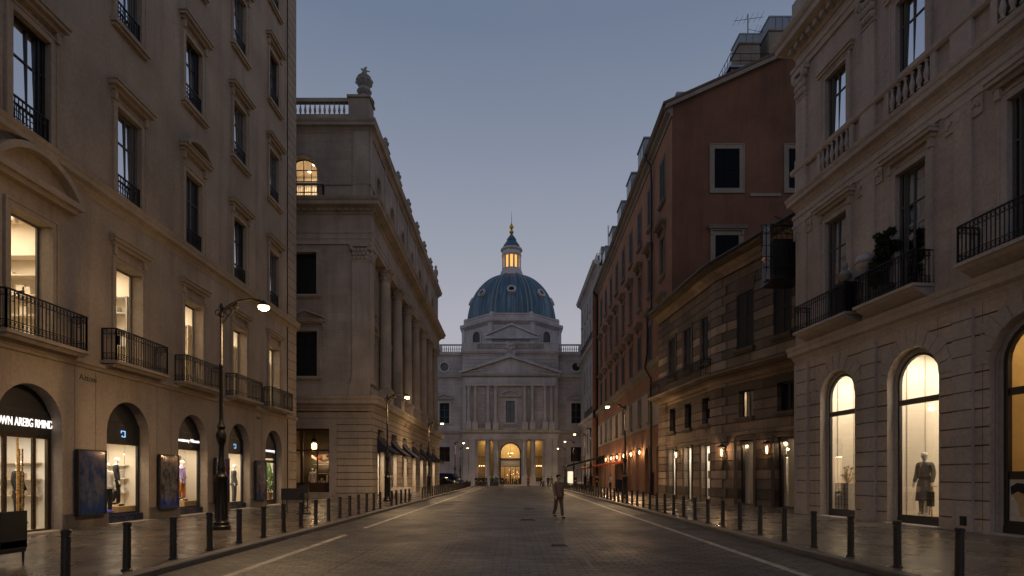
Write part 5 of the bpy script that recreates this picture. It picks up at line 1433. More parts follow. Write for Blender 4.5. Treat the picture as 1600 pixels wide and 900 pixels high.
for c in pp:
    ps.box(c-.32, c+.32, -.01, .09, PZ, 6.5) if c != 24.45 else ps.box(c-.42, c+.5, -.01, .09, PZ, 6.5)
    ps.brk(); ps.box(c-.30, c+.30, -.01, .08, 7.3, 12.5)
    ps.brk(); ps.box(c-.36, c+.36, -.01, .14, 13.75, 14.7)
    pilaster(ps, c-.3, c+.3, .1, 14.95, 18.95)
ps.build('pilaster', 'trim_e', E)
gg = MB(FE)   # dark strips painting the shade of rustication grooves on the base piers
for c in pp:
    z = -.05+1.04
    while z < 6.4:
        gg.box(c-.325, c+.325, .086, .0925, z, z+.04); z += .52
gg.build('shaded_pier_joint', 'joint', E)
pn = MB(FE)
for c in pp[:4]:       # carved relief panels between the first-floor windows
    pn.brk()
    for sgn in (-1,):
        u = c; pn.box(u-.62, u+.62, -.01, .05, 11.9, 12.5); pn.box(u-.66, u+.66, -.01, .09, 12.45, 12.55)
        for i in range(14): pn.sphere((u-.5+i*.078, .06, 12.17+.1*sin(i*1.3)), .075, 5, 1, .6, 1)
pn.build('relief_panel', 'trim_e', E)
for c, h in zip(ce, hw_):
    window(E, FE, (c-.62, c+.62, 7.7, 11.75, 'r'), .10, 'greyframe', 'glassr', .06, 1, (9.0, 10.6), 'trim_e', .2, .07, None, 'trim_e', .62, 1.05, .3)
    window(E, FE, (c-.6, c+.6, 14.97, 17.45, 'r'), .10, 'greyframe', 'glassr', .06, 1, (16.6,), 'trim_e', .2, .07, None, 'trim_e', .35, 1.0, .16)
    b_ = MB(FE); b_.box(c-.98, c+.98, -.01, .07, 13.76, 13.95); b_.box(c-1.05, c-.85, -.01, .12, 13.76, 14.7); b_.box(c+.85, c+1.05, -.01, .12, 13.76, 14.7)
    for i in range(6): baluster(b_, c-.7+i*.28, .09, 13.95, .72, 8, 1.15)
    b_.build('window_balustrade', 'trim_e', E)
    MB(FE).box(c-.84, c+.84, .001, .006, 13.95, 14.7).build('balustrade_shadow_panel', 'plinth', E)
    # voussoir ring on the arches
    v = MB(FE); o = (c-h, c+h, PZ, 4.82, 'a')
    for i in range(11):
        a0, a1 = PI*(i+.04)/11, PI*(i+.96)/11; r0, r1 = h+.012, h+(.62 if i % 2 == 0 else .5) + (.15 if i == 5 else 0)
        v.prism_d([(c+r0*cos(a0), 4.82+r0*sin(a0)), (c+r1*cos(a0), 4.82+r1*sin(a0)), (c+r1*cos(a1), 4.82+r1*sin(a1)), (c+r0*cos(a1), 4.82+r0*sin(a1))], -.01, .018)
    v.build('voussoirs', 'trim_e', E)
    r_ = MB(FE); ring(r_, outline((c-h+.16, c+h-.16, PZ, 4.82, 'a')), outline(o, -.0), -.42, -.28, True); r_.build('arch_reveal', 'trim_e', E)
for c in (22.42, 19.08, 14.62, 11.0, 7.3): 
    hh = 1.55 if c not in (19.08, 14.62) else (1.28 if c == 19.08 else 1.62)
    balcony(E, FE, c-hh, c+hh, .66, 7.66, 'trim_e', 1.05)
for i, (c, h) in enumerate(zip(ce, hw_)):
    r = h-.16; o = (c-r, c+r, .34, 4.82, 'a')
    f = MB(FE); ring(f, outline(o, .08), outline(o), -.36, -.26); f.box(c-r, c+r, -.37, -.24, PZ+.01, .36)
    if i != 2:
        hz = op_hw(o, 4.2); f.box(c-hz+.05, c+hz-.05, -.35, -.25, 4.08, 4.26)
    else: f.box(c-r+.05, c+r-.05, -.35, -.25, 3.9, 4.1); f.box(c-r+.05, c+r-.05, -.35, -.25, 1.62, 1.84); ring(f, outline(o, .16), outline(o, .07), -.35, -.22)
    w = f.build('display_window', 'blackframe', E)
    MB(FE).quad(*[(u, -.31, z) for u, z in outline(o, .05)]).build('pane', 'glass', w)
    if i == 2:
        room(E, FE, c-1.5, c+1.5, .15, 6.2, .40, 3.4, 'amber', 70, 'wood', (1, .70, .34))
        pb = MB(FE); pb.box(c-r+.1, c+r-.1, -.30, -.27, .38, 1.62); pb.build('poster_board', 'linen', E)
        ap = MB(FE); cu_ = c+.62
        ap.prism_d([(cu_-.05, .62), (cu_+.0, .95), (cu_+.16, 1.2), (cu_+.14, 1.4), (cu_-.1, 1.45), (cu_-.3, 1.3), (cu_-.34, 1.1), (cu_-.2, .9), (cu_-.22, .62)], -.268, -.262); ap.build('poster_figure', 'tan', E)
        ap = MB(FE); ap.prism_d([(cu_+.18, 1.2), (cu_+.2, 1.42), (cu_+.02, 1.53), (cu_-.25, 1.5), (cu_-.4, 1.36), (cu_-.36, 1.16), (cu_-.2, 1.22), (cu_, 1.3)], -.261, -.256); ap.build('poster_figure', 'clothblack', E)
        st_ = MB(FE); st_.box(c+.2, c+.55, -2.6, -2.3, 2.0, 3.1); st_.build('wall_sconce_shade', 'lantern_glow', E) if False else None
    else:
        room(E, FE, c-1.5, c+1.5, .2, 6.0, .42, 3.0, 'cream', 140, color=(1,.90,.74), spots=4, front=60)
        cr = MB(FE); cr.tube([(c-.6, -2.5, 5.0-.2), (c+.2, -2.9, 4.6), (c+.8, -2.95, 4.45)], .02, 5); cr.build('highlight_tube', 'white_glow', E)  # glowing tube stands in for a curved highlight near the ceiling
        wl_ = MB(FE)
        for uu in (c+.75, c+1.05): wl_.box(uu, uu+.03, -2.98, -2.94, 3.3, 3.62)
        wl_.build('wall_light', 'white_glow', E)
        pn_ = MB(FE)
        for dd in (-1.1, -1.8, -2.5): pn_.box(c+1.47, c+1.495, dd-.012, dd+.012, .25, 5.95)
        pn_.box(c-1.45, c+1.45, -2.995, -2.975, 4.15, 4.18); pn_.build('wall_panelling', 'creamfloor', E)
    MB(FE).box(c-1.2, c+1.2, -.4, .2, PZ-.05, PZ+.03).build('threshold', 'trim_e', E)
MB(FE).box(16.55, 16.75, .092, .12, .28, .55).build('wall_vent', 'iron', E)
# ------------------------------------------------------------------ pale house farther along on the right
FF_ = frame(11.5, 0, 0, 1, -1)
F = thing('pale_grey_house', 'narrow pale grey house with a glass roof storey at the far end on the right', 'building', (11.5, 76, 0))
fo = []
fy = [77.9+3.1*k for k in range(6)]
for c in fy: fo += [(c-.55, c+.55, 10.9, 13.4, 'r'), (c-.55, c+.55, 15, 18, 'r'), (c-.5, c+.5, 22.3, 24.6, 'r'), (c-.5, c+.5, 25.8, 27.8, 'r'), (c-.6, c+.6, 5.2, 8.2, 'r'), (c-.8, c+.8, .15, 3.6, 'r')]
g = MB(FF_); wall(g, 76, 95.5, -.05, 29.5, fo[:], .3); g.box(76, 76.02, -14, 0, 0, 29.5); g.box(95.45, 95.5, -14, 0, 0, 29.5); g.box(76.1, 95.4, -14, -.05, 29.3, 29.5); g.build('wall', 'stone_f', F)
t = MB(FF_); t.prism_u(cprof(29.3, 30.2, .8), 75.8, 95.8); t.prism_u(cprof(9.5, 10.2, .7), 75.9, 95.6); t.prism_u(cprof(19.6, 20.2, .7), 75.9, 95.6); t.build('cornice', 'trim_ch', F)
for i, (a, b, c, d, k) in enumerate(fo):
    window(F, FF_, (a, b, c, d, k), .25, 'greyframe', 'glassd' if c > 1 else 'glass', .06, 1, (), 'trim_ch' if c > 4 else None, .14, .04, 'trim_ch' if c > 4 else None)
for c in fy: room(F, FF_, c-1, c+1, .12, 4, .4, 2.2, 'cream', 14)
rl = MB(FF_); railing(rl, 76.2, 90, .62, 20.2, 21.3, 0, .25, False); railing(rl, 76.2, 86, .62, 10.2, 11.2, 0, .25, False); railing(rl, 76.2, 95.2, .2, 30.2, 31.2, -2, .3, False); rl.build('railing', 'iron', F)
t = MB(FF_); t.prism_u([(-.6, 30.2), (-1.6, 32.8), (-6, 33.4), (-6, 30.2)], 76.3, 95.2); t.build('mansard_roof', 'zinc', F)
t = MB(FF_)
for c in fy: t.box(c-.7, c+.7, -1.3, -.5, 30.7, 32.5)
t.build('dormer_glass', 'glassd', F)
t = MB(FF_)
for c in (79, 86, 92): t.box(c-.5, c+.5, -4, -3, 33, 35)
t.tube([(77.5, -1.5, 32.8), (77.5, -1.5, 35.4)], .07, 5); t.build('chimney', 'stone_f', F)

F.scale = (1.15,)*3; F.location = (13.15, 87.3, -.25)
# ------------------------------------------------------------------ street lamps
def make_lamp(label, lit=True, power=760):
    T = thing('street_lamp', label, 'street lamp', (0,0,0), 'street lamps along the street')
    b = MB()
    b.lathe(0, 0, [(.27, 0), (.27, .10), (.23, .14), (.23, .22), (.19, .26), (.165, .34), (.150, 1.0), (.155, 1.42), (.20, 1.5), (.20, 1.58), (.14, 1.64), (.11, 1.75), (.135, 1.82), (.11, 1.9),
                    (.085, 2.1), (.08, 2.5), (.11, 2.56), (.14, 2.68), (.155, 2.8), (.12, 2.9), (.09, 2.97), (.12, 3.05), (.085, 3.14), (.06, 3.24)], 12)
    for i in range(8): a = 2*PI*i/8; b.lathe(.155*cos(a), .155*sin(a), [(.03, .3), (.025, 1.42)], 6)
    b.build('base', 'lampmetal', T, smooth=True)
    p = MB(); p.lathe(0, 0, [(.06, 3.2), (.05, 4.8), (.07, 4.83), (.07, 4.9), (.048, 4.94), (.042, 6.3), (.08, 6.34), (.08, 6.42), (.055, 6.46), (.05, 6.55), (.07, 6.6), (.02, 6.72)], 10); p.build('pole', 'lampmetal', T, smooth=True)
    a = MB(); a.tube([(0,0,6.36), (.12,0,6.55), (.30,0,6.68), (.55,0,6.80), (.85,0,6.84), (1.15,0,6.80), (1.24,0,6.74)], [.05,.05,.045,.038,.03,.028,.028], 8)
    a.tube([(.02,0,6.1), (.18,0,6.3), (.3,0,6.42), (.38,0,6.6), (.5,0,6.72)], .022, 6); a.ringbar((.22,0,6.46), .1, .016); a.ringbar((.42,0,6.62), .07, .014); a.ringbar((-.1,0,6.45), .08, .014)
    a.build('arm', 'lampmetal', T, smooth=True)
    h = MB(); h.lathe(1.26, 0, [(.03, 6.80), (.05, 6.77), (.08, 6.74), (.14, 6.70), (.17, 6.65), (.165, 6.64)], 16); hd = h.build('lamp_head', 'lampmetal', T, smooth=True)
    g = MB(); g.sphere((1.26, 0, 6.60), .17, 14, 1, 1, .6); g.build('lamp_glass', 'lamp_glow' if lit else 'globe', T, smooth=True)
    if lit:
        li = bpy.data.lights.new('lamp_light', 'SPOT'); li.energy = power; li.color = (1, .66, .34); li.shadow_soft_size = .12; li.spot_size = math.radians(160); li.spot_blend = .6
        lo = bpy.data.objects.new('lamp_light', li); COL.objects.link(lo); lo.location = (1.26, 0, 6.42); lo.parent = T
        point_light('lamp_glow_light', T, (1.26, 0, 6.30), power*.36, (1, .63, .30), .12)
    return T
LP = [('tall dark street lamp nearest the camera on the left pavement, arm lit', (-8.63, 17.1), 0),
      ('lit street lamp on the left in front of the palazzo corner, second from the camera', (-7.9, 36.5), 0),
      ('lit street lamp on the left by the last navy awnings, third from the camera', (-7.9, 54.7), 0),
      ('lit street lamp at the far left, before the church, fourth from the camera', (-8.5, 86), 0),
      ('smallest lit lamp on the left, closest to the church wall', (-8.9, 99), 0),
      ('lit street lamp on the right in front of the terracotta arcade, nearest on that side', (8.15, 41.5), PI),
      ('lit street lamp on the right beside the pale grey house, second on that side', (8.7, 68.5), PI),
      ('lit street lamp on the right above the cafe awning, third on that side', (8.9, 83), PI),
      ('smallest lit lamp on the right, closest to the church wall', (9.3, 101), PI)]
lamp0 = make_lamp(LP[0][0])
for i, (lb, (x, y), rz) in enumerate(LP):
    if i == 0: lamp0.location = (x, y, PZ)
    else: dup(lamp0, (x, y, PZ if y < 91 else 0), rz, lb)
ul = make_lamp('unlit dark lamp post standing close to the second lamp on the right', False); ul.location = (8.35, 61, PZ); ul.rotation_euler = (0, 0, PI*.55)

# ------------------------------------------------------------------ bollards
def make_bollard(label, grp):
    b = MB(); b.lathe(0, 0, [(.085, 0), (.085, .02), (.062, .035), (.060, .70), (.066, .705), (.066, .715), (.058, .72), (.058, .745), (.068, .755), (.070, .80), (.055, .815), (.0, .82)][:-1], 14)
    o = b.build('bollard', 'bollard', None, smooth=True); tag(o, label, 'bollard', grp); return o
bl0 = make_bollard('slim dark metal bollard in the row along the left kerb', 'bollards along the left kerb')
br0 = make_bollard('slim dark metal bollard in the row along the right kerb', 'bollards along the right kerb')
y = 8.34; first = True
while y < 90:
    if not (29.3 < y < 30.6 or 37.2 < y < 41.5):
        o = bl0 if first else bl0.copy()
        if not first: COL.objects.link(o)
        o.location = (-6.47, y, PZ); first = False
        o.rotation_euler = (RND.uniform(-.012,.012), RND.uniform(-.012,.012), RND.random()*6)
    y += 1.33
y = 8.6; first = True
while y < 90:
    o = br0 if first else br0.copy()
    if not first: COL.objects.link(o)
    o.location = (6.68, y, PZ); first = False
    o.rotation_euler = (RND.uniform(-.012,.012), RND.uniform(-.012,.012), RND.random()*6)
    y += 1.38

# ------------------------------------------------------------------ skinned figures
def skin(name, pts, edges, mat, parent, sub=2, root=0):
    me = bpy.data.meshes.new(name); me.from_pydata([p[:3] for p in pts], edges, [])
    me.materials.append(M[mat])
    ob = bpy.data.objects.new(name, me); COL.objects.link(ob); ob.parent = parent
    m = ob.modifiers.new('skin', 'SKIN'); m.use_smooth_shade = True; m.branch_smoothing = .3
    if not me.skin_vertices:
        bpy.context.view_layer.objects.active = ob
    sv = me.skin_vertices[0].data
    for i, p in enumerate(pts):
        r = p[3]; sv[i].radius = (r, p[4]) if len(p) > 4 else (r, r)
        sv[i].use_root = (i == root)
    s = ob.modifiers.new('sub', 'SUBSURF'); s.levels = sub; s.render_levels = sub
    ORG[ob.name] = (0,0,0)
    return ob
def figure(name, label, cat, loc, rz, pose=0.0, body='skin', coat='clothblack', legs='clothblack', hair='hair', group=None, longcoat=.0, arms=.04, h=1.0, dress=False, heels=False):
    """standing or striding figure facing -y, about 1.75 m tall"""
    T = thing(name, label, cat, loc, group); T.rotation_euler = (0, 0, rz); T.scale = (h, h, h); ORG[T.name] = (0,0,0)
    st = pose
    hipz = .93-.03*abs(st)
    def leg(s, f):     # f forward stride
        kx = s*.10; 
        return [(s*.09, 0, hipz, .085), (kx, -f*.16-.02, .50, .062), (s*.10, -f*.34+.05*(f < 0), .10+(.06 if f < 0 else 0), .042), (s*.11, -f*.34-.14, .035, .038)]
    P = [(0, 0, .97, .115, .10), (0, 0, 1.18, .12, .085), (0, .01, 1.38, .14, .09), (0, .01, 1.49, .052), (0, -.005, 1.56, .055), (0, -.02, 1.605, .072, .08), (0, -.015, 1.67, .088, .1), (0, -.005, 1.735, .07, .075)]
    E_ = [(0,1),(1,2),(2,3),(3,4),(4,5),(5,6),(6,7)]
    for s in (-1, 1):
        k = len(P); P += leg(s, st*s); E_ += [(0,k),(k,k+1),(k+1,k+2),(k+2,k+3)]
    for s in (-1, 1):
        f = -st*s*.5
        k = len(P)
        P += [(s*.175, .01, 1.42, .055), (s*(.20+arms*.5), .02-f*.12, 1.16, .042), (s*(.20+arms*.8), -.06-f*.35, .92, .030), (s*(.20+arms*.8), -.09-f*.4, .84, .026, .04), (s*(.20+arms*.78), -.10-f*.42, .77, .016, .03)]
        E_ += [(2,k),(k,k+1),(k+1,k+2),(k+2,k+3),(k+3,k+4)]
    b = skin('body', P, E_, body, T, 1)
    # nose and ears joined to a small head detail part
    # jacket
    Z0 = .97-longcoat
    C_ = [(0, 0, .99, .155, .125), (0, 0, 1.2, .15, .12), (0, .01, 1.39, .165, .115), (0, .01, 1.475, .08)]
    CE = [(0,1),(1,2),(2,3)]
    if longcoat > 0:
        k = len(C_); C_ += [(0, 0, .97-longcoat*.55, .18, .15), (0, 0, .97-longcoat, .20, .165)]; CE += [(0,k),(k,k+1)]
    for s in (-1, 1):
        f = -st*s*.5; k = len(C_)
        C_ += [(s*.185, .01, 1.42, .075), (s*(.205+arms*.5), .02-f*.12, 1.16, .062), (s*(.20+arms*.8), -.055-f*.33, .94, .05), (s*(.20+arms*.8), -.062-f*.345, .92, .046)]
        CE += [(2,k),(k,k+1),(k+1,k+2),(k+2,k+3)]
    skin('jacket', C_, CE, coat, T, 1)
    if legs:
        G = [(0, 0, .97, .13, .115)]; GE = []
        for s in (-1, 1):
            f = st*s; k = len(G)
            G += [(s*.095, 0, hipz-.04, .10), (s*.10, -f*.16-.02, .50, .08), (s*.10, -f*.33+.05*(f < 0), .14+(.06 if f < 0 else 0), .065), (s*.10, -f*.34+.05*(f < 0), .10+(.06 if f < 0 else 0), .062)]
            GE += [(0,k),(k,k+1),(k+1,k+2),(k+2,k+3)]
        skin('trousers', G, GE, legs, T, 1)
    sh = MB()
    for s in (-1, 1):
        f = st*s; zz = .06 if f < 0 else 0
        sh.sphere((s*.105, -f*.34-.07+.05*(f < 0), .045+zz), .05, 8, 1.0, 2.4, .85)
    sh.build('shoes', 'clothblack' if legs != None else body, T, smooth=True)
    if hair:
        hh = MB(); hh.sphere((0, .015, 1.70), .105, 12, .92, 1.02, .82); hh.build('hair', hair, T, smooth=True)
    fc = MB(); fc.sphere((0, -.11, 1.65), .016, 6, .8, 1, 1.4); fc.sphere((-.082, 0, 1.65), .02, 6, .5, 1, 1.4); fc.sphere((.082, 0, 1.65), .02, 6, .5, 1, 1.4); fc.build('face_features', body, T, smooth=True)
    return T
figure('person', 'person in tan top and trousers walking on the setts in the middle of the street', 'person', (1.88, 23.3, 0.0), .5, .42, 'skin', 'clothtan', 'clothbrown', 'hair', longcoat=.10)
# people near the church
far = [(-5.6, 89.5, .6, 'clothblue', 'clothblack', 'person in a dark blue jacket at the far left kerb end before the church'),
       (-4.9, 91.0, -.4, 'clothblack', 'clothblack', 'person in black beside the dark blue jacket, left of the church portal'),
       (-4.0, 90.5, 1.2, 'clothblack', 'clothblue', 'person in black standing between the left portal bay and the left portal columns'),
       (-1.55, 92.5, .2, 'clothblack', 'clothblack', 'person in dark clothes right in front of the left edge of the portal'),
       (2.55, 91.0, .1, 'clothred', 'clothblack', 'person in a rust red top and dark trousers right of the church portal'),
       (4.7, 92, .9, 'clothblue', 'clothblack', 'person in dark blue right of the right-hand portal columns'),
       (5.1, 92.4, -1.2, 'linen', 'clothblack', 'person in a pale top in the group right of the portal'),
       (5.75, 91.5, 0, 'clothblack', 'clothblack', 'person in a long black coat in the group right of the portal'),
       (6.35, 92.5, .4, 'clothgrey', 'clothblack', 'person in grey at the right end of the group by the portal')]
for x, y, rz, c1, c2, lb in far:
    figure('person', lb, 'person', (x, y, 0), rz, RND.choice((.3, .5, .15)), 'skin', c1, c2, 'hair', longcoat=.35 if 'long' in lb else 0)
# ------------------------------------------------------------------ mannequins and window displays
PA = FA.P
def plinthbox(name, label, fr, u0, u1, d0, d1, z0, z1, m):
    T = thing(name, label, 'display plinth', fr.P((u0+u1)/2, (d0+d1)/2, z0)); MB(fr).cbox(u0, u1, d0, d1, z0, z1).build('plinth_block', m, T); return T
figure('mannequin', 'white mannequin in a black jacket behind the glass doors of the nearest left shop', 'mannequin', PA(16.45, -1.0, .32), PI/2+.3, 0, 'mannequin', 'clothblack', 'clothblack', None, longcoat=.3, h=1.05)
figure('mannequin', 'mannequin in an open black coat over a white top in the second left arch', 'mannequin', PA(20.45, -.95, .64), PI/2+.5, .15, 'mannequin', 'clothblack', 'clothblack', None, longcoat=.35)
figure('mannequin', 'mannequin in a white jacket and dark trousers beside the black-coated one', 'mannequin', PA(19.85, -.85, .42), PI/2-.2, 0, 'mannequin', 'clothwhite', 'clothblack', None, longcoat=.12)
plinthbox('display_block', 'tan block under the black-coated mannequin in the second left arch', FA, 20.1, 21.3, -1.4, -.62, .205, .64, 'tan')
T = thing('blue_display_block', 'ultramarine sculpted block on the floor of the second left arch', 'display plinth', PA(19.6, -.65, .2)); mb = MB(FA); mb.sphere((19.7, -.7, .33), .32, 10, 1.2, .7, .5); mb.sphere((19.55, -.66, .47), .2, 8, 1, 1, .6); mb.build('block', 'bluebox', T, smooth=True)
figure('mannequin', 'mannequin in a lilac fur coat and orange trousers in the third left arch', 'mannequin', PA(24.5, -.95, .66), PI/2, .1, 'mannequin', 'clothlilac', 'clothorange', None, longcoat=.3)
plinthbox('display_block', 'tan block under the lilac-coated mannequin in the third left arch', FA, 24.1, 25.3, -1.4, -.6, .205, .66, 'tan')
T = thing('wooden_display_frame', 'brown wooden frame behind the lilac-coated mannequin', 'shelf', PA(24.9, -2.0, .2)); mb = MB(FA)
mb.box(24.6, 24.72, -1.8, -1.5, .21, 2.6).box(25.3, 25.42, -1.8, -1.5, .21, 2.6).box(24.72, 25.3, -1.8, -1.5, 2.45, 2.6).box(24.72, 25.3, -1.8, -1.74, .3, 2.45); mb.build('frame', 'wood', T)
figure('mannequin', 'mannequin in a grey checked overall in the fourth left arch', 'mannequin', PA(29.0, -.9, .32), PI/2+.2, 0, 'mannequin', 'clothcheck', 'clothcheck', None, longcoat=.2, h=1.15)
# small lit tree in the last left window
T = thing('small_tree', 'small bright green conical tree with fairy lights inside the last left shop', 'tree', PA(33.0, -.85, .4))
tr = MB(FA); tr.tube([(33.0, -.85, .45), (33.0, -.85, 1.0)], .04, 6); tr.build('trunk', 'wood', T)
MB(FA).lathe(33.0, -.85, [(.16, .40), (.22, .75), (.24, .78)], 12).build('pot', 'wood', T)
cr = MB(FA)
for i in range(1300):
    t = RND.random()**.7; z = .85+1.65*(1-t); r = (.06+.42*t)*(.5+.5*RND.random()); a = RND.random()*2*PI
    x, y = 33.0+r*cos(a), -.85+r*sin(a); s = .045; b = RND.random()*PI
    cr.add([(x-s*cos(b), y-s*sin(b), z-.02), (x+s*cos(b), y+s*sin(b), z), (x+.01, y, z+.06)], [(0,1,2)])
cr.build('crown', 'leafb', T)
cr = MB(FA)
for i in range(40):
    t = RND.random()**.7; z = .85+1.65*(1-t); r = (.06+.42*t); a = RND.random()*2*PI; cr.sphere((33.0+r*cos(a), -.85+r*sin(a), z), .012, 4)
cr.build('fairy_lights', 'string_glow', T)
# right-hand shop displays
PE = FE.P
MQ = figure('mannequin', 'mannequin in a long grey coat in the middle right arched window', 'mannequin', PE(19.2, -.95, .36), -PI/2+.3, .1, 'mannequin', 'clothgrey', None, None, longcoat=.42, h=1.24)
mb = MB(); mb.lathe(0, 0, [(.215, .42), (.20, .60), (.185, .80), (.16, .95), (.15, 1.0)], 18); mb.build('skirt', 'clothcheck', MQ, smooth=True)
mb = MB(); mb.add([(-.05,-.135,1.44),(0,-.145,1.30),(.05,-.135,1.44),(0,-.12,1.47)], [(0,1,2,3)]); mb.build('collar', 'linen', MQ)
mb = MB(); mb.lathe(0, 0, [(.172, 1.02), (.176, 1.05), (.172, 1.08)], 18); mb.build('belt', 'clothblack', MQ, smooth=True)
for sx in (-1, 1): MB().lathe(sx*.09, 0, [(.045, .05), (.055, .25), (.07, .45)], 10).build('stocking', 'clothblack', MQ, smooth=True)
T = thing('display_stand', 'small round display stand with a bag beside the long grey coat', 'stand', PE(18.75, -.8, .36)); mb = MB(FE)
mb.lathe(18.75, -.8, [(.18, .36), (.18, .39), (.02, .41), (.02, 1.35), (.17, 1.37), (.17, 1.39)], 12); mb.build('stand', 'brass', T)
T = thing('shoulder_bag', 'black bag hanging on the display stand in the middle right window', 'bag', PE(18.75, -.7, .9)); MB(FE).cbox(18.65, 18.87, -.84, -.7, .72, 1.2, .03).build('bag_body', 'clothblack', T)
T = thing('wire_display_grid', 'pale tiled display cube with a wire grid in the far right arched window', 'display plinth', PE(23.1, -1.0, .36)); mb = MB(FE)
mb.box(22.75, 23.5, -1.4, -.8, .36, 1.42); mb.build('cube', 'globe', T)
mb = MB(FE)
for i in range(5): mb.box(22.73+i*.187, 22.75+i*.187, -.79, -.775, .36, 1.44)
for i in range(6): mb.box(22.73, 23.52, -.793, -.777, .36+i*.212, .375+i*.212)
mb.build('grid', 'blackframe', T)
T = thing('flower_arrangement', 'bushy cream and orange flower arrangement on the wire grid cube', 'flowers', PE(23.1, -1.05, 1.42)); mb = MB(FE); m2 = MB(FE)
for i in range(26):
    a = RND.random()*2*PI; r = RND.random()*.42; x, y, z = 23.05+r*cos(a), -1.05+r*.6*sin(a), 1.5+RND.random()*.6
    mb.tube([(23.1, -1.05, 1.42), ((23.1+x)/2+.05, y, (1.42+z)/2), (x, y, z)], .008, 4)
    for q in range(3): m2.sphere((x+RND.uniform(-.05,.05), y, z+RND.uniform(-.04,.06)), .035, 5)
mb.build('branches', 'wood', T); m2.build('blossoms', 'flower', T)
T = thing('wall_sconce', 'glowing amber glass sconce inside the nearest right arched window', 'lamp', PE(14.6, -2.9, 2.6)); mb = MB(FE); mb.lathe(15.05, -2.6, [(.10, 2.35), (.16, 2.5), (.16, 3.0), (.1, 3.15)], 12); mb.build('shade', 'lantern_glow', T)
mb = MB(FE); mb.lathe(15.05, -2.6, [(.05, 2.25), (.18, 2.33), (.1, 2.36)], 10); mb.lathe(15.05, -2.6, [(.12, 3.15), (.05, 3.6), (.02, 6.0)], 8); mb.build('fitting', 'brass', T)
# ------------------------------------------------------------------ balcony dressing on the limestone block
def clump(mb, c, r, n, s=.07, sz=1.0):
    for i in range(n):
        v = Vector((RND.gauss(0,1), RND.gauss(0,1), RND.gauss(0,1))).normalized()*(r*(.55+.45*RND.random()))
        x, y, z = c[0]+v.x, c[1]+v.y, c[2]+v.z*sz; a = Vector((RND.gauss(0,1), RND.gauss(0,1), RND.gauss(0,1))).normalized()*s; b = v.normalized().cross(a)*.6
        mb.add([(x-a.x, y-a.y, z-a.z), (x+b.x, y+b.y, z+b.z), (x+a.x, y+a.y, z+a.z), (x-b.x, y-b.y, z-b.z)], [(0,1,2,3)])
T = thing('planter_urn', 'black square planter with a pale gourd-shaped urn on the far right balcony', 'planter', PE(21.35, .4, 7.66)); MB(FE).box(21.05, 21.55, .16, .6, 7.665, 8.75).box(21.0, 21.6, .12, .64, 8.75, 8.82).build('planter_box', 'blackframe', T)
T = thing('stone_urn', 'pale gourd-shaped stone urn standing on the black planter', 'urn', PE(21.3, .38, 8.82)); MB(FE).lathe(21.3, .38, [(.12, 8.82), (.08, 8.9), (.2, 9.0), (.24, 9.12), (.16, 9.25), (.07, 9.32), (.12, 9.42), (.1, 9.52), (.03, 9.62), (.05, 9.72), (.01, 9.8)], 14).build('urn', 'statue', T, smooth=True)
T = thing('topiary_shrub', 'dark stacked-ball topiary shrub on the middle right balcony', 'plant', PE(19.35, .33, 7.66)); mb = MB(FE)

for q in range(34):
    t = RND.random(); cx_ = 19.35+RND.gauss(0, .16)+(.35*RND.random() if t < .5 else 0); zc_ = 8.15+1.7*t; clump(mb, (cx_, .33+RND.gauss(0, .1), zc_), .13+.16*(1-t)*RND.random()+.03, 75, RND.uniform(.05, .10)); mb.build('foliage', 'leaf', T)
mb = MB(FE); mb.lathe(19.35, .33, [(.2, 7.665), (.26, 8.1), (.28, 8.12)], 10); mb.tube([(19.35, .33, 8.1), (19.35, .33, 9.8)], .03, 5); mb.build('pot', 'blackframe', T)
T = thing('globe_urn', 'pale domed globe finial on a fluted stone bowl on the middle right balcony', 'urn', PE(20.25, .36, 7.66)); mb = MB(FE)
mb.lathe(20.25, .36, [(.16, 7.665), (.1, 7.9), (.07, 8.4), (.12, 8.6), (.22, 8.95), (.26, 9.12), (.36, 9.16), (.36, 9.22), (.33, 9.25)], 16); mb.build('bowl', 'statue', T, smooth=True)
MB(FE).sphere((20.25, .36, 9.22), .34, 16, 1, 1, .95).build('globe', 'globe', T, smooth=True)
# urn on the palazzo corner
T = thing('roof_urn', 'weathered stone urn with a bird-like finial on the palazzo roof corner', 'statue', (-10.95, 42.7, 29.45)); mb = MB()
mb.lathe(-10.95, 42.7, [(.75, 29.45), (.7, 29.6), (.45, 29.72), (.32, 29.9), (.45, 30.0), (.55, 30.2), (.42, 30.38), (.36, 30.5), (.48, 30.65), (.60, 30.85), (.62, 31.0), (.45, 31.1), (.5, 31.25), (.3, 31.42), (.15, 31.5), (.2, 31.6)], 16)
for i in range(8): a = i*PI/4; mb.sphere((-10.95+.55*cos(a), 42.7+.55*sin(a), 30.92), .13, 6)
mb.build('urn', 'statue', T, smooth=True)
mb = MB(); mb.tube([(-10.95,42.7,31.5),(-10.93,42.7,31.75),(-10.88,42.7,31.95),(-10.76,42.7,32.05)], [.1,.15,.1,.04], 7); mb.tube([(-10.93,42.7,31.78),(-11.15,42.7,31.88),(-11.22,42.7,31.95)], [.1,.06,.02], 6); mb.tube([(-10.9,42.7,31.8),(-10.7,42.75,31.75),(-10.55,42.8,31.8)], [.08,.05,.02], 6); mb.build('finial', 'statue', T, smooth=True)
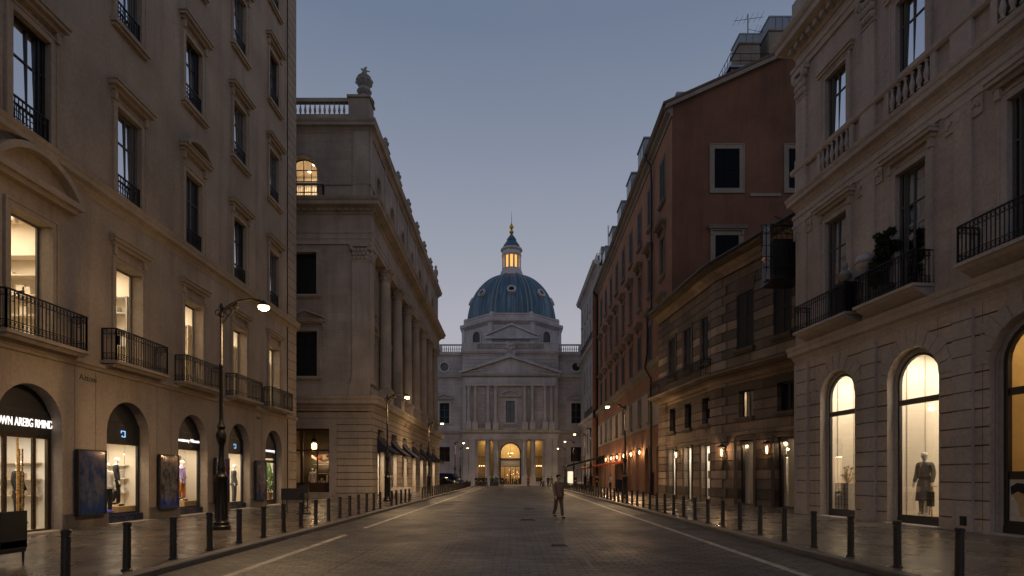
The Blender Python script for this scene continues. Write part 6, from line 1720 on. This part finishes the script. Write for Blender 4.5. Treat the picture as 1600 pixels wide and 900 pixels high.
for i, y in enumerate((48.2, 53.5, 58.8, 64.1, 69.4, 74.7, 80.0)):
    T = thing('roof_vase', 'small stone vase on the palazzo roofline, ' + ['closest to the corner urn', 'second behind the corner urn', 'third behind the corner urn', 'middle of the far row', 'third from the far end', 'second from the far end', 'at the far end'][i], 'statue', (-10.58, y-.05, 28.9), 'vases along the palazzo roof')
    mb = MB(); mb.lathe(-10.58, y-.05, [(.25, 28.93), (.12, 29.1), (.3, 29.4), (.32, 29.55), (.15, 29.75), (.2, 29.85), (.05, 30.05)] if i != 6 else [(.3, 28.93), (.2, 29.3), (.34, 29.9), (.3, 30.3), (.12, 30.5), (.2, 30.75), (.05, 31.0)], 10); mb.build('vase', 'statue', T, smooth=True)
# hanging lantern in the palazzo shop
T = thing('hanging_lantern', 'glowing glass lantern hanging inside the palazzo shop doorway', 'lantern', (-14.75, 42.9, 3.8)); mb = MB()
mb.lathe(-14.75, 42.95, [(.03, 5.2), (.03, 4.55), (.12, 4.5), (.28, 4.3), (.3, 4.26)], 8); mb.lathe(-14.75, 42.95, [(.25, 3.62), (.25, 3.66)], 8)
for i in range(6): a = i*PI/3; mb.tube([(-14.75+.25*cos(a), 42.95+.25*sin(a), 3.65), (-14.75+.28*cos(a), 42.95+.28*sin(a), 4.27)], .012, 4)
mb.build('lantern_frame', 'iron', T); MB().lathe(-14.75, 42.95, [(.14, 3.72), (.2, 3.8), (.2, 4.1), (.12, 4.2)], 10).build('lantern_bulb', 'lantern_glow', T); point_light('lantern_light', T, (-14.75, 42.85, 3.45), 40, (1, .62, .3), .1)
# figure inside the palazzo shop
figure('mannequin', 'pale draped figure standing in the palazzo shop window', 'mannequin', (-15.0, 43.3, .56), 0, 0, 'mannequin', 'linen', 'linen', None, longcoat=.5)
# ------------------------------------------------------------------ pavement furniture
T = thing('wicker_chair', 'black wicker armchair with its back to the camera at the lower left corner', 'chair', (-9.1, 10.0, PZ))
mb = MB(); x0, x1, y0, y1 = -9.45, -8.82, 9.85, 10.5
sb = MB(); sb.cbox(x0, x1, y0, y1, .42, .56, .03); sb.build('seat', 'wicker', T, bevel=.01)
bk = MB()
for i in range(9): pass
bk.add([(x0,y0,.38),(x1,y0,.38),(x1+.03,y0-.10,1.14),(x0-.03,y0-.10,1.14),(x0,y0+.06,.38),(x1,y0+.06,.38),(x1+.03,y0-.03,1.16),(x0-.03,y0-.03,1.16)], [(0,1,2,3),(4,7,6,5),(0,4,5,1),(3,2,6,7),(0,3,7,4),(1,5,6,2)])
wv = []
for i in range(26):
    z = .4+i*.029; bk.tube([(x0-.01, y0-.012-.1*(z-.38)/.76, z), (x1+.01, y0-.012-.1*(z-.38)/.76, z)], .013, 5)
bk.tube([(x0-.03, y0-.07, 1.15), (x1+.03, y0-.07, 1.15)], .035, 8); bk.build('backrest', 'wicker', T)
for x in (x0, x1-.07): MB().cbox(x, x+.07, y0+.06, y1, .40, 1.08, .02).build('armrest', 'wicker', T)
mb = MB().box(x0+.02, x1-.02, y0+.02, y1-.02, .34, .42); mb.build('apron', 'wicker', T)
for x, y in ((x0+.05, y0+.05), (x1-.05, y0+.05), (x0+.05, y1-.05), (x1-.05, y1-.05)): MB().lathe(x, y, [(.016, PZ), (.024, .36)], 8).build('leg', 'iron', T)
T = thing('menu_table', 'black box-topped service table on thin legs near the end of the arched shops', 'table', (-9.4, 25.0, PZ))
MB().cbox(-9.95, -8.95, 24.8, 25.4, .68, 1.18, .01).build('box_top', 'blackframe', T)
for x, y in ((-9.9, 24.85), (-9.0, 24.85), (-9.9, 25.35), (-9.0, 25.35)): MB().box(x-.02, x+.02, y-.02, y+.02, PZ, .68).build('leg', 'blackframe', T)
T = thing('menu_stand', 'thin black sign stand with a ring base next to the service table', 'stand', (-8.75, 24.2, PZ))
mb = MB(); mb.tube([(-8.75, 24.2, PZ+.02), (-8.75, 24.2, 1.2)], .03, 8); 
for a in (0, 2.1, 4.2): mb.tube([(-8.75, 24.2, .55), (-8.75+.3*cos(a), 24.2+.3*sin(a), PZ+.02)], .014, 5)
mb.tube([(-8.75+.3*cos(a), 24.2+.3*sin(a), PZ+.02) for a in [2*PI*i/16 for i in range(17)]], .018, 5); mb.build('post', 'iron', T)
MB().box(-8.95, -8.55, 24.17, 24.23, 1.0, 1.35).build('menu_board', 'blackframe', T)
T = thing('cloth_covered_table', 'small outdoor table draped with a white cloth by the left bollards', 'table', (-7.5, 39.2, PZ))
for x, y in ((-8.05, 38.95), (-6.95, 38.95), (-8.05, 39.6), (-6.95, 39.6)): MB().box(x-.025, x+.025, y-.025, y+.025, PZ, .9).build('leg', 'iron', T)
MB().box(-8.1, -6.9, 38.9, 39.65, .9, .94).build('tabletop', 'wood', T)
CLT = thing('tablecloth', 'white cloth hanging over the outdoor table by the left bollards', 'tablecloth', (-7.5, 39.2, .945)); cl_ = MB(); n = 44; ring1 = []
def rect_pt(t, hx, hy):
    p = t*4; s = int(p) % 4; f = p-int(p)
    return [(-hx+2*hx*f, -hy), (hx, -hy+2*hy*f), (hx-2*hx*f, hy), (-hx, hy-2*hy*f)][s]
vs = []
for lev, (z, gx) in enumerate(((.948, 0), (.945, .02), (.75, .05), (.56, .07))):
    for i in range(n):
        x, y = rect_pt(i/n, .61+gx, .385+gx); wv_ = .018*lev*sin(i*1.9); vs.append((-7.5+x*(1+wv_), 39.27+y*(1+wv_), z))
cl_.add(vs, [tuple(range(n))]+[(l*n+i, l*n+(i+1) % n, (l+1)*n+(i+1) % n, (l+1)*n+i) for l in range(3) for i in range(n)]); cl_.build('cloth', 'linen', CLT, smooth=True)
# parked vehicles on the left by the square
def car(name, label, cat, loc, rz, paint, van=False):
    T = thing(name, label, cat, loc, None); T.rotation_euler = (0, 0, rz); ORG[T.name] = (0,0,0)
    Lh, W = 2.15, .86
    if van: pr = [(-2.2,.35),(-2.25,.9),(-2.2,1.15),(-1.75,1.25),(-1.35,1.95),(-1.1,2.05),(2.1,2.1),(2.25,1.9),(2.28,.4),(2.2,.3)]
    else: pr = [(-2.1,.32),(-2.15,.7),(-2.0,.86),(-1.1,.98),(-.55,1.42),(-.2,1.5),(.9,1.5),(1.35,1.4),(1.95,1.02),(2.1,.95),(2.12,.35)]
    def body_at(x, sc): return [(x, p[0], .0+p[1]) if p[1] < .95 else (x*sc, p[0], p[1]) for p in pr]
    b = MB(); n = len(pr)
    secs = [(-W, .80), (-W*.96, .86), (W*.96, .86), (W, .80)]
    vs = []
    for x, sc in secs:
        for i, p in enumerate(pr):
            inner = abs(x) < W
            up = p[1] > 1.1
            vs.append((x*(sc if up else 1), p[0]*(1 if inner else .985), p[1]+(.0 if inner else (-.03 if up else .03))))
    fs = [tuple(range(n-1, -1, -1)), tuple(range(3*n, 4*n))]
    for s_ in range(3):
        for i in range(n): j = (i+1) % n; fs.append((s_*n+i, s_*n+j, (s_+1)*n+j, (s_+1)*n+i))
    b.add(vs, fs); b.build('body', paint, T, smooth=True, bevel=.03)
    w = MB()
    if van:
        for sx in (-1, 1): w.add([(sx*.80,-1.25,1.3),(sx*.80,-.4,1.3),(sx*.755,-.4,1.9),(sx*.755,-1.0,1.9)], [(0,1,2,3)])
        w.add([(-.68,-1.755,1.28),(.68,-1.755,1.28),(.62,-1.39,1.92),(-.62,-1.39,1.92)], [(0,1,2,3)]); w.add([(-.62,2.26,1.3),(.62,2.26,1.3),(.58,2.24,1.85),(-.58,2.24,1.85)], [(0,1,2,3)])
    else:
        for sx in (-1, 1): w.add([(sx*.83,-.95,1.02),(sx*.83,1.5,1.06),(sx*.73,1.2,1.38),(sx*.73,-.45,1.4)], [(0,1,2,3)])
        w.add([(-.66,-1.08,1.03),(.66,-1.08,1.03),(.58,-.58,1.42),(-.58,-.58,1.42)], [(0,1,2,3)])
        w.add([(-.62,1.93,1.07),(.62,1.93,1.07),(.56,1.39,1.41),(-.56,1.39,1.41)], [(0,1,2,3)])
    w.build('window', 'glassd', T)
    for sx in (-1, 1):
        for yy in (-1.35, 1.35):
            t = MB(); fr = frame(sx*.80, 0, 0, 1, 1); t.fr = ID
            k = 18; vs = []
            for x_ in (sx*.66, sx*.88):
                for i in range(k): a = 2*PI*i/k; vs.append((x_, yy+.32*cos(a), .32+.32*sin(a)))
            t.add(vs, [tuple(range(k)), tuple(range(2*k-1, k-1, -1))]+[(i, (i+1) % k, k+(i+1) % k, k+i) for i in range(k)])
            wo = t.build('wheel', 'tyre', T)
            r = MB(); r.add([(sx*.885, yy+.2*cos(2*PI*i/12), .32+.2*sin(2*PI*i/12)) for i in range(12)], [tuple(range(12))]); r.build('rim', 'zinc', wo)
    for sx in (-1, 1):
        MB().box(sx*.62-.14, sx*.62+.14, -2.17 if not van else -2.27, -2.10, .62, .76).build('headlight', 'globe', T)
        MB().box(sx*.66-.12, sx*.66+.12, 2.08 if not van else 2.25, 2.15 if not van else 2.3, .72, .86).build('tail_light', 'taillight', T)
    return T
car('parked_van', 'blue van parked beyond the palazzo, beside the left lamp posts', 'van', (-9.9, 87.5, PZ), 1.2, 'carpaint', True)
car('parked_car', 'dark car parked in front of the blue van at the far left', 'car', (-10.2, 83.6, PZ), 1.35, 'cardark')
def scooter(label, x, y, rz):
    T = thing('motor_scooter', label, 'scooter', (x, y, PZ), 'scooters parked before the church'); T.rotation_euler = (0,0,rz); ORG[T.name] = (0,0,0)
    for yy in (-.62, .62):
        w = MB(); w.add([(sx, yy+.24*cos(2*PI*i/14), .24+.24*sin(2*PI*i/14)) for sx in (-.05, .05) for i in range(14)], [tuple(range(14)), tuple(range(27, 13, -1))]+[(i, (i+1) % 14, 14+(i+1) % 14, 14+i) for i in range(14)]); w.build('wheel', 'tyre', T)
    b = MB(); b.add([(-.1,-.5,.3),(.1,-.5,.3),(.12,-.42,.95),(-.12,-.42,.95),(-.1,-.42,.3),(.1,-.42,.3),(.1,-.3,.95),(-.1,-.3,.95)], [(0,1,2,3),(4,7,6,5),(0,3,7,4),(1,5,6,2),(3,2,6,7)])
    b.box(-.14, .14, -.45, .75, .24, .34); b.cbox(-.16, .16, .1, .85, .34, .72, .05); b.build('body', 'cardark', T, bevel=.03)
    MB().cbox(-.15, .15, .05, .8, .725, .80, .05).build('seat', 'clothblack', T)
    MB().tube([(-.32,-.38,1.02),(0,-.42,1.0),(.32,-.38,1.02)], .02, 6).build('handlebar', 'iron', T)
for i, x in enumerate((-7.6, -7.0)): scooter(['dark motor scooter parked left of the far bollards', 'dark motor scooter closest to the left kerb end'][i], x, 88.2, .3)
# potted planters by the portal
for i, (x, lb) in enumerate(((-5.5, 'dark planter box left of the church columns'), (-3.2, 'dark planter between the left portal columns and the portal'))):
    T = thing('planter', lb, 'planter', (x, 104, 0)); mb = MB(); mb.cbox(x-.8, x+.8, 103.7, 104.4, 0, .8, .02); mb.build('box', 'blackframe', T); c2 = MB(); clump(c2, (x-.4, 104, 1.1), .5, 260, .1); clump(c2, (x+.4, 104, 1.15), .5, 260, .1); c2.build('shrub', 'leaf', T)
# cafe at the right
T = thing('cafe_awning', 'dark green cafe awning on posts at the far right of the street', 'awning', (9.7, 80, PZ))
mb = MB(); mb.add([(13.0,78.5,4.7),(13.0,84.5,4.7),(7.4,84.5,3.2),(7.4,78.5,3.2),(7.4,84.5,2.95),(7.4,78.5,2.95)], [(0,1,2,3),(3,2,4,5)]); mb.add([(13.0,78.5,4.7),(7.4,78.5,3.2),(7.4,78.5,2.95),(13.0,78.5,4.4)], [(0,1,2,3)]); mb.build('canopy', 'awning_g', T)
for y in (78.6, 81.5, 84.4): MB().tube([(7.45, y, PZ), (7.45, y, 3.2)], .035, 6).build('post', 'iron', T)
T = thing('red_parasol_awning', 'red sloping awning on the right in front of the dark green one', 'awning', (8.6, 66, PZ))
mb = MB(); mb.add([(12.2,63,3.45),(12.2,68,3.45),(7.6,68,2.62),(7.6,63,2.62),(7.6,68,2.45),(7.6,63,2.45)], [(0,1,2,3),(3,2,4,5)]); mb.add([(12.2,63,3.45),(7.6,63,2.62),(7.6,63,2.45),(12.2,63,3.2)], [(0,1,2,3)]); mb.build('canopy', 'awning_red', T)
for y in (63.2, 67.8): MB().tube([(7.65, y, PZ), (7.65, y, 2.6)], .03, 6).build('post', 'iron', T)
T = thing('lit_kiosk', 'colourful glowing display case under the dark green awning', 'kiosk', (8.1, 81, PZ)); MB().cbox(7.75, 8.6, 80.8, 81.4, PZ, 2.5, .02).build('kiosk_case', 'greyframe', T); MB().box(7.8, 8.55, 80.77, 80.795, .5, 2.4).build('kiosk_panel', 'kiosk', T)
area_light('awning_light', T, (9.2, 80, 3.1), 2.5, 4, 60, (1, .78, .5))
for i, (x, y) in enumerate(((9.3, 78.5), (9.0, 73.5), (9.8, 82.5), (8.6, 70.6))):
    T = thing('cafe_table', 'small cafe table ' + ['under the near edge of the green awning', 'between the red and green awnings', 'deep under the green awning', 'just behind the red awning'][i], 'table', (x, y, PZ)); MB().lathe(x, y, [(.22, PZ), (.22, PZ+.03), (.03, PZ+.05), (.03, .84)], 12).build('pedestal', 'iron', T); MB().lathe(x, y, [(.4, .84), (.4, .88)], 20).build('tabletop', 'linen', T)
for i, (x, y, c1, lb) in enumerate(((8.5, 77.6, 'clothblack', 'person in black standing under the near edge of the green awning'), (9.9, 74.8, 'clothgrey', 'person in grey between the two awnings'), (10.4, 70.5, 'clothblack', 'person in a dark coat near the pale house door'), (10.6, 62.0, 'clothwhite', 'person in a white top standing right beside the red awning'))):
    figure('person', lb, 'person', (x, y, PZ), i*1.7, .2, 'skin', c1, 'clothblack', 'hair')
T = thing('street_bin', 'dark green litter bin beside the last arch of the terracotta house', 'bin', (10.9, 59, PZ)); MB().cbox(10.55, 11.25, 58.7, 59.3, PZ, 1.3, .06).build('bin_body', 'cardark', T); MB().cbox(10.5, 11.3, 58.65, 59.35, 1.3, 1.38, .06).build('lid', 'iron', T)
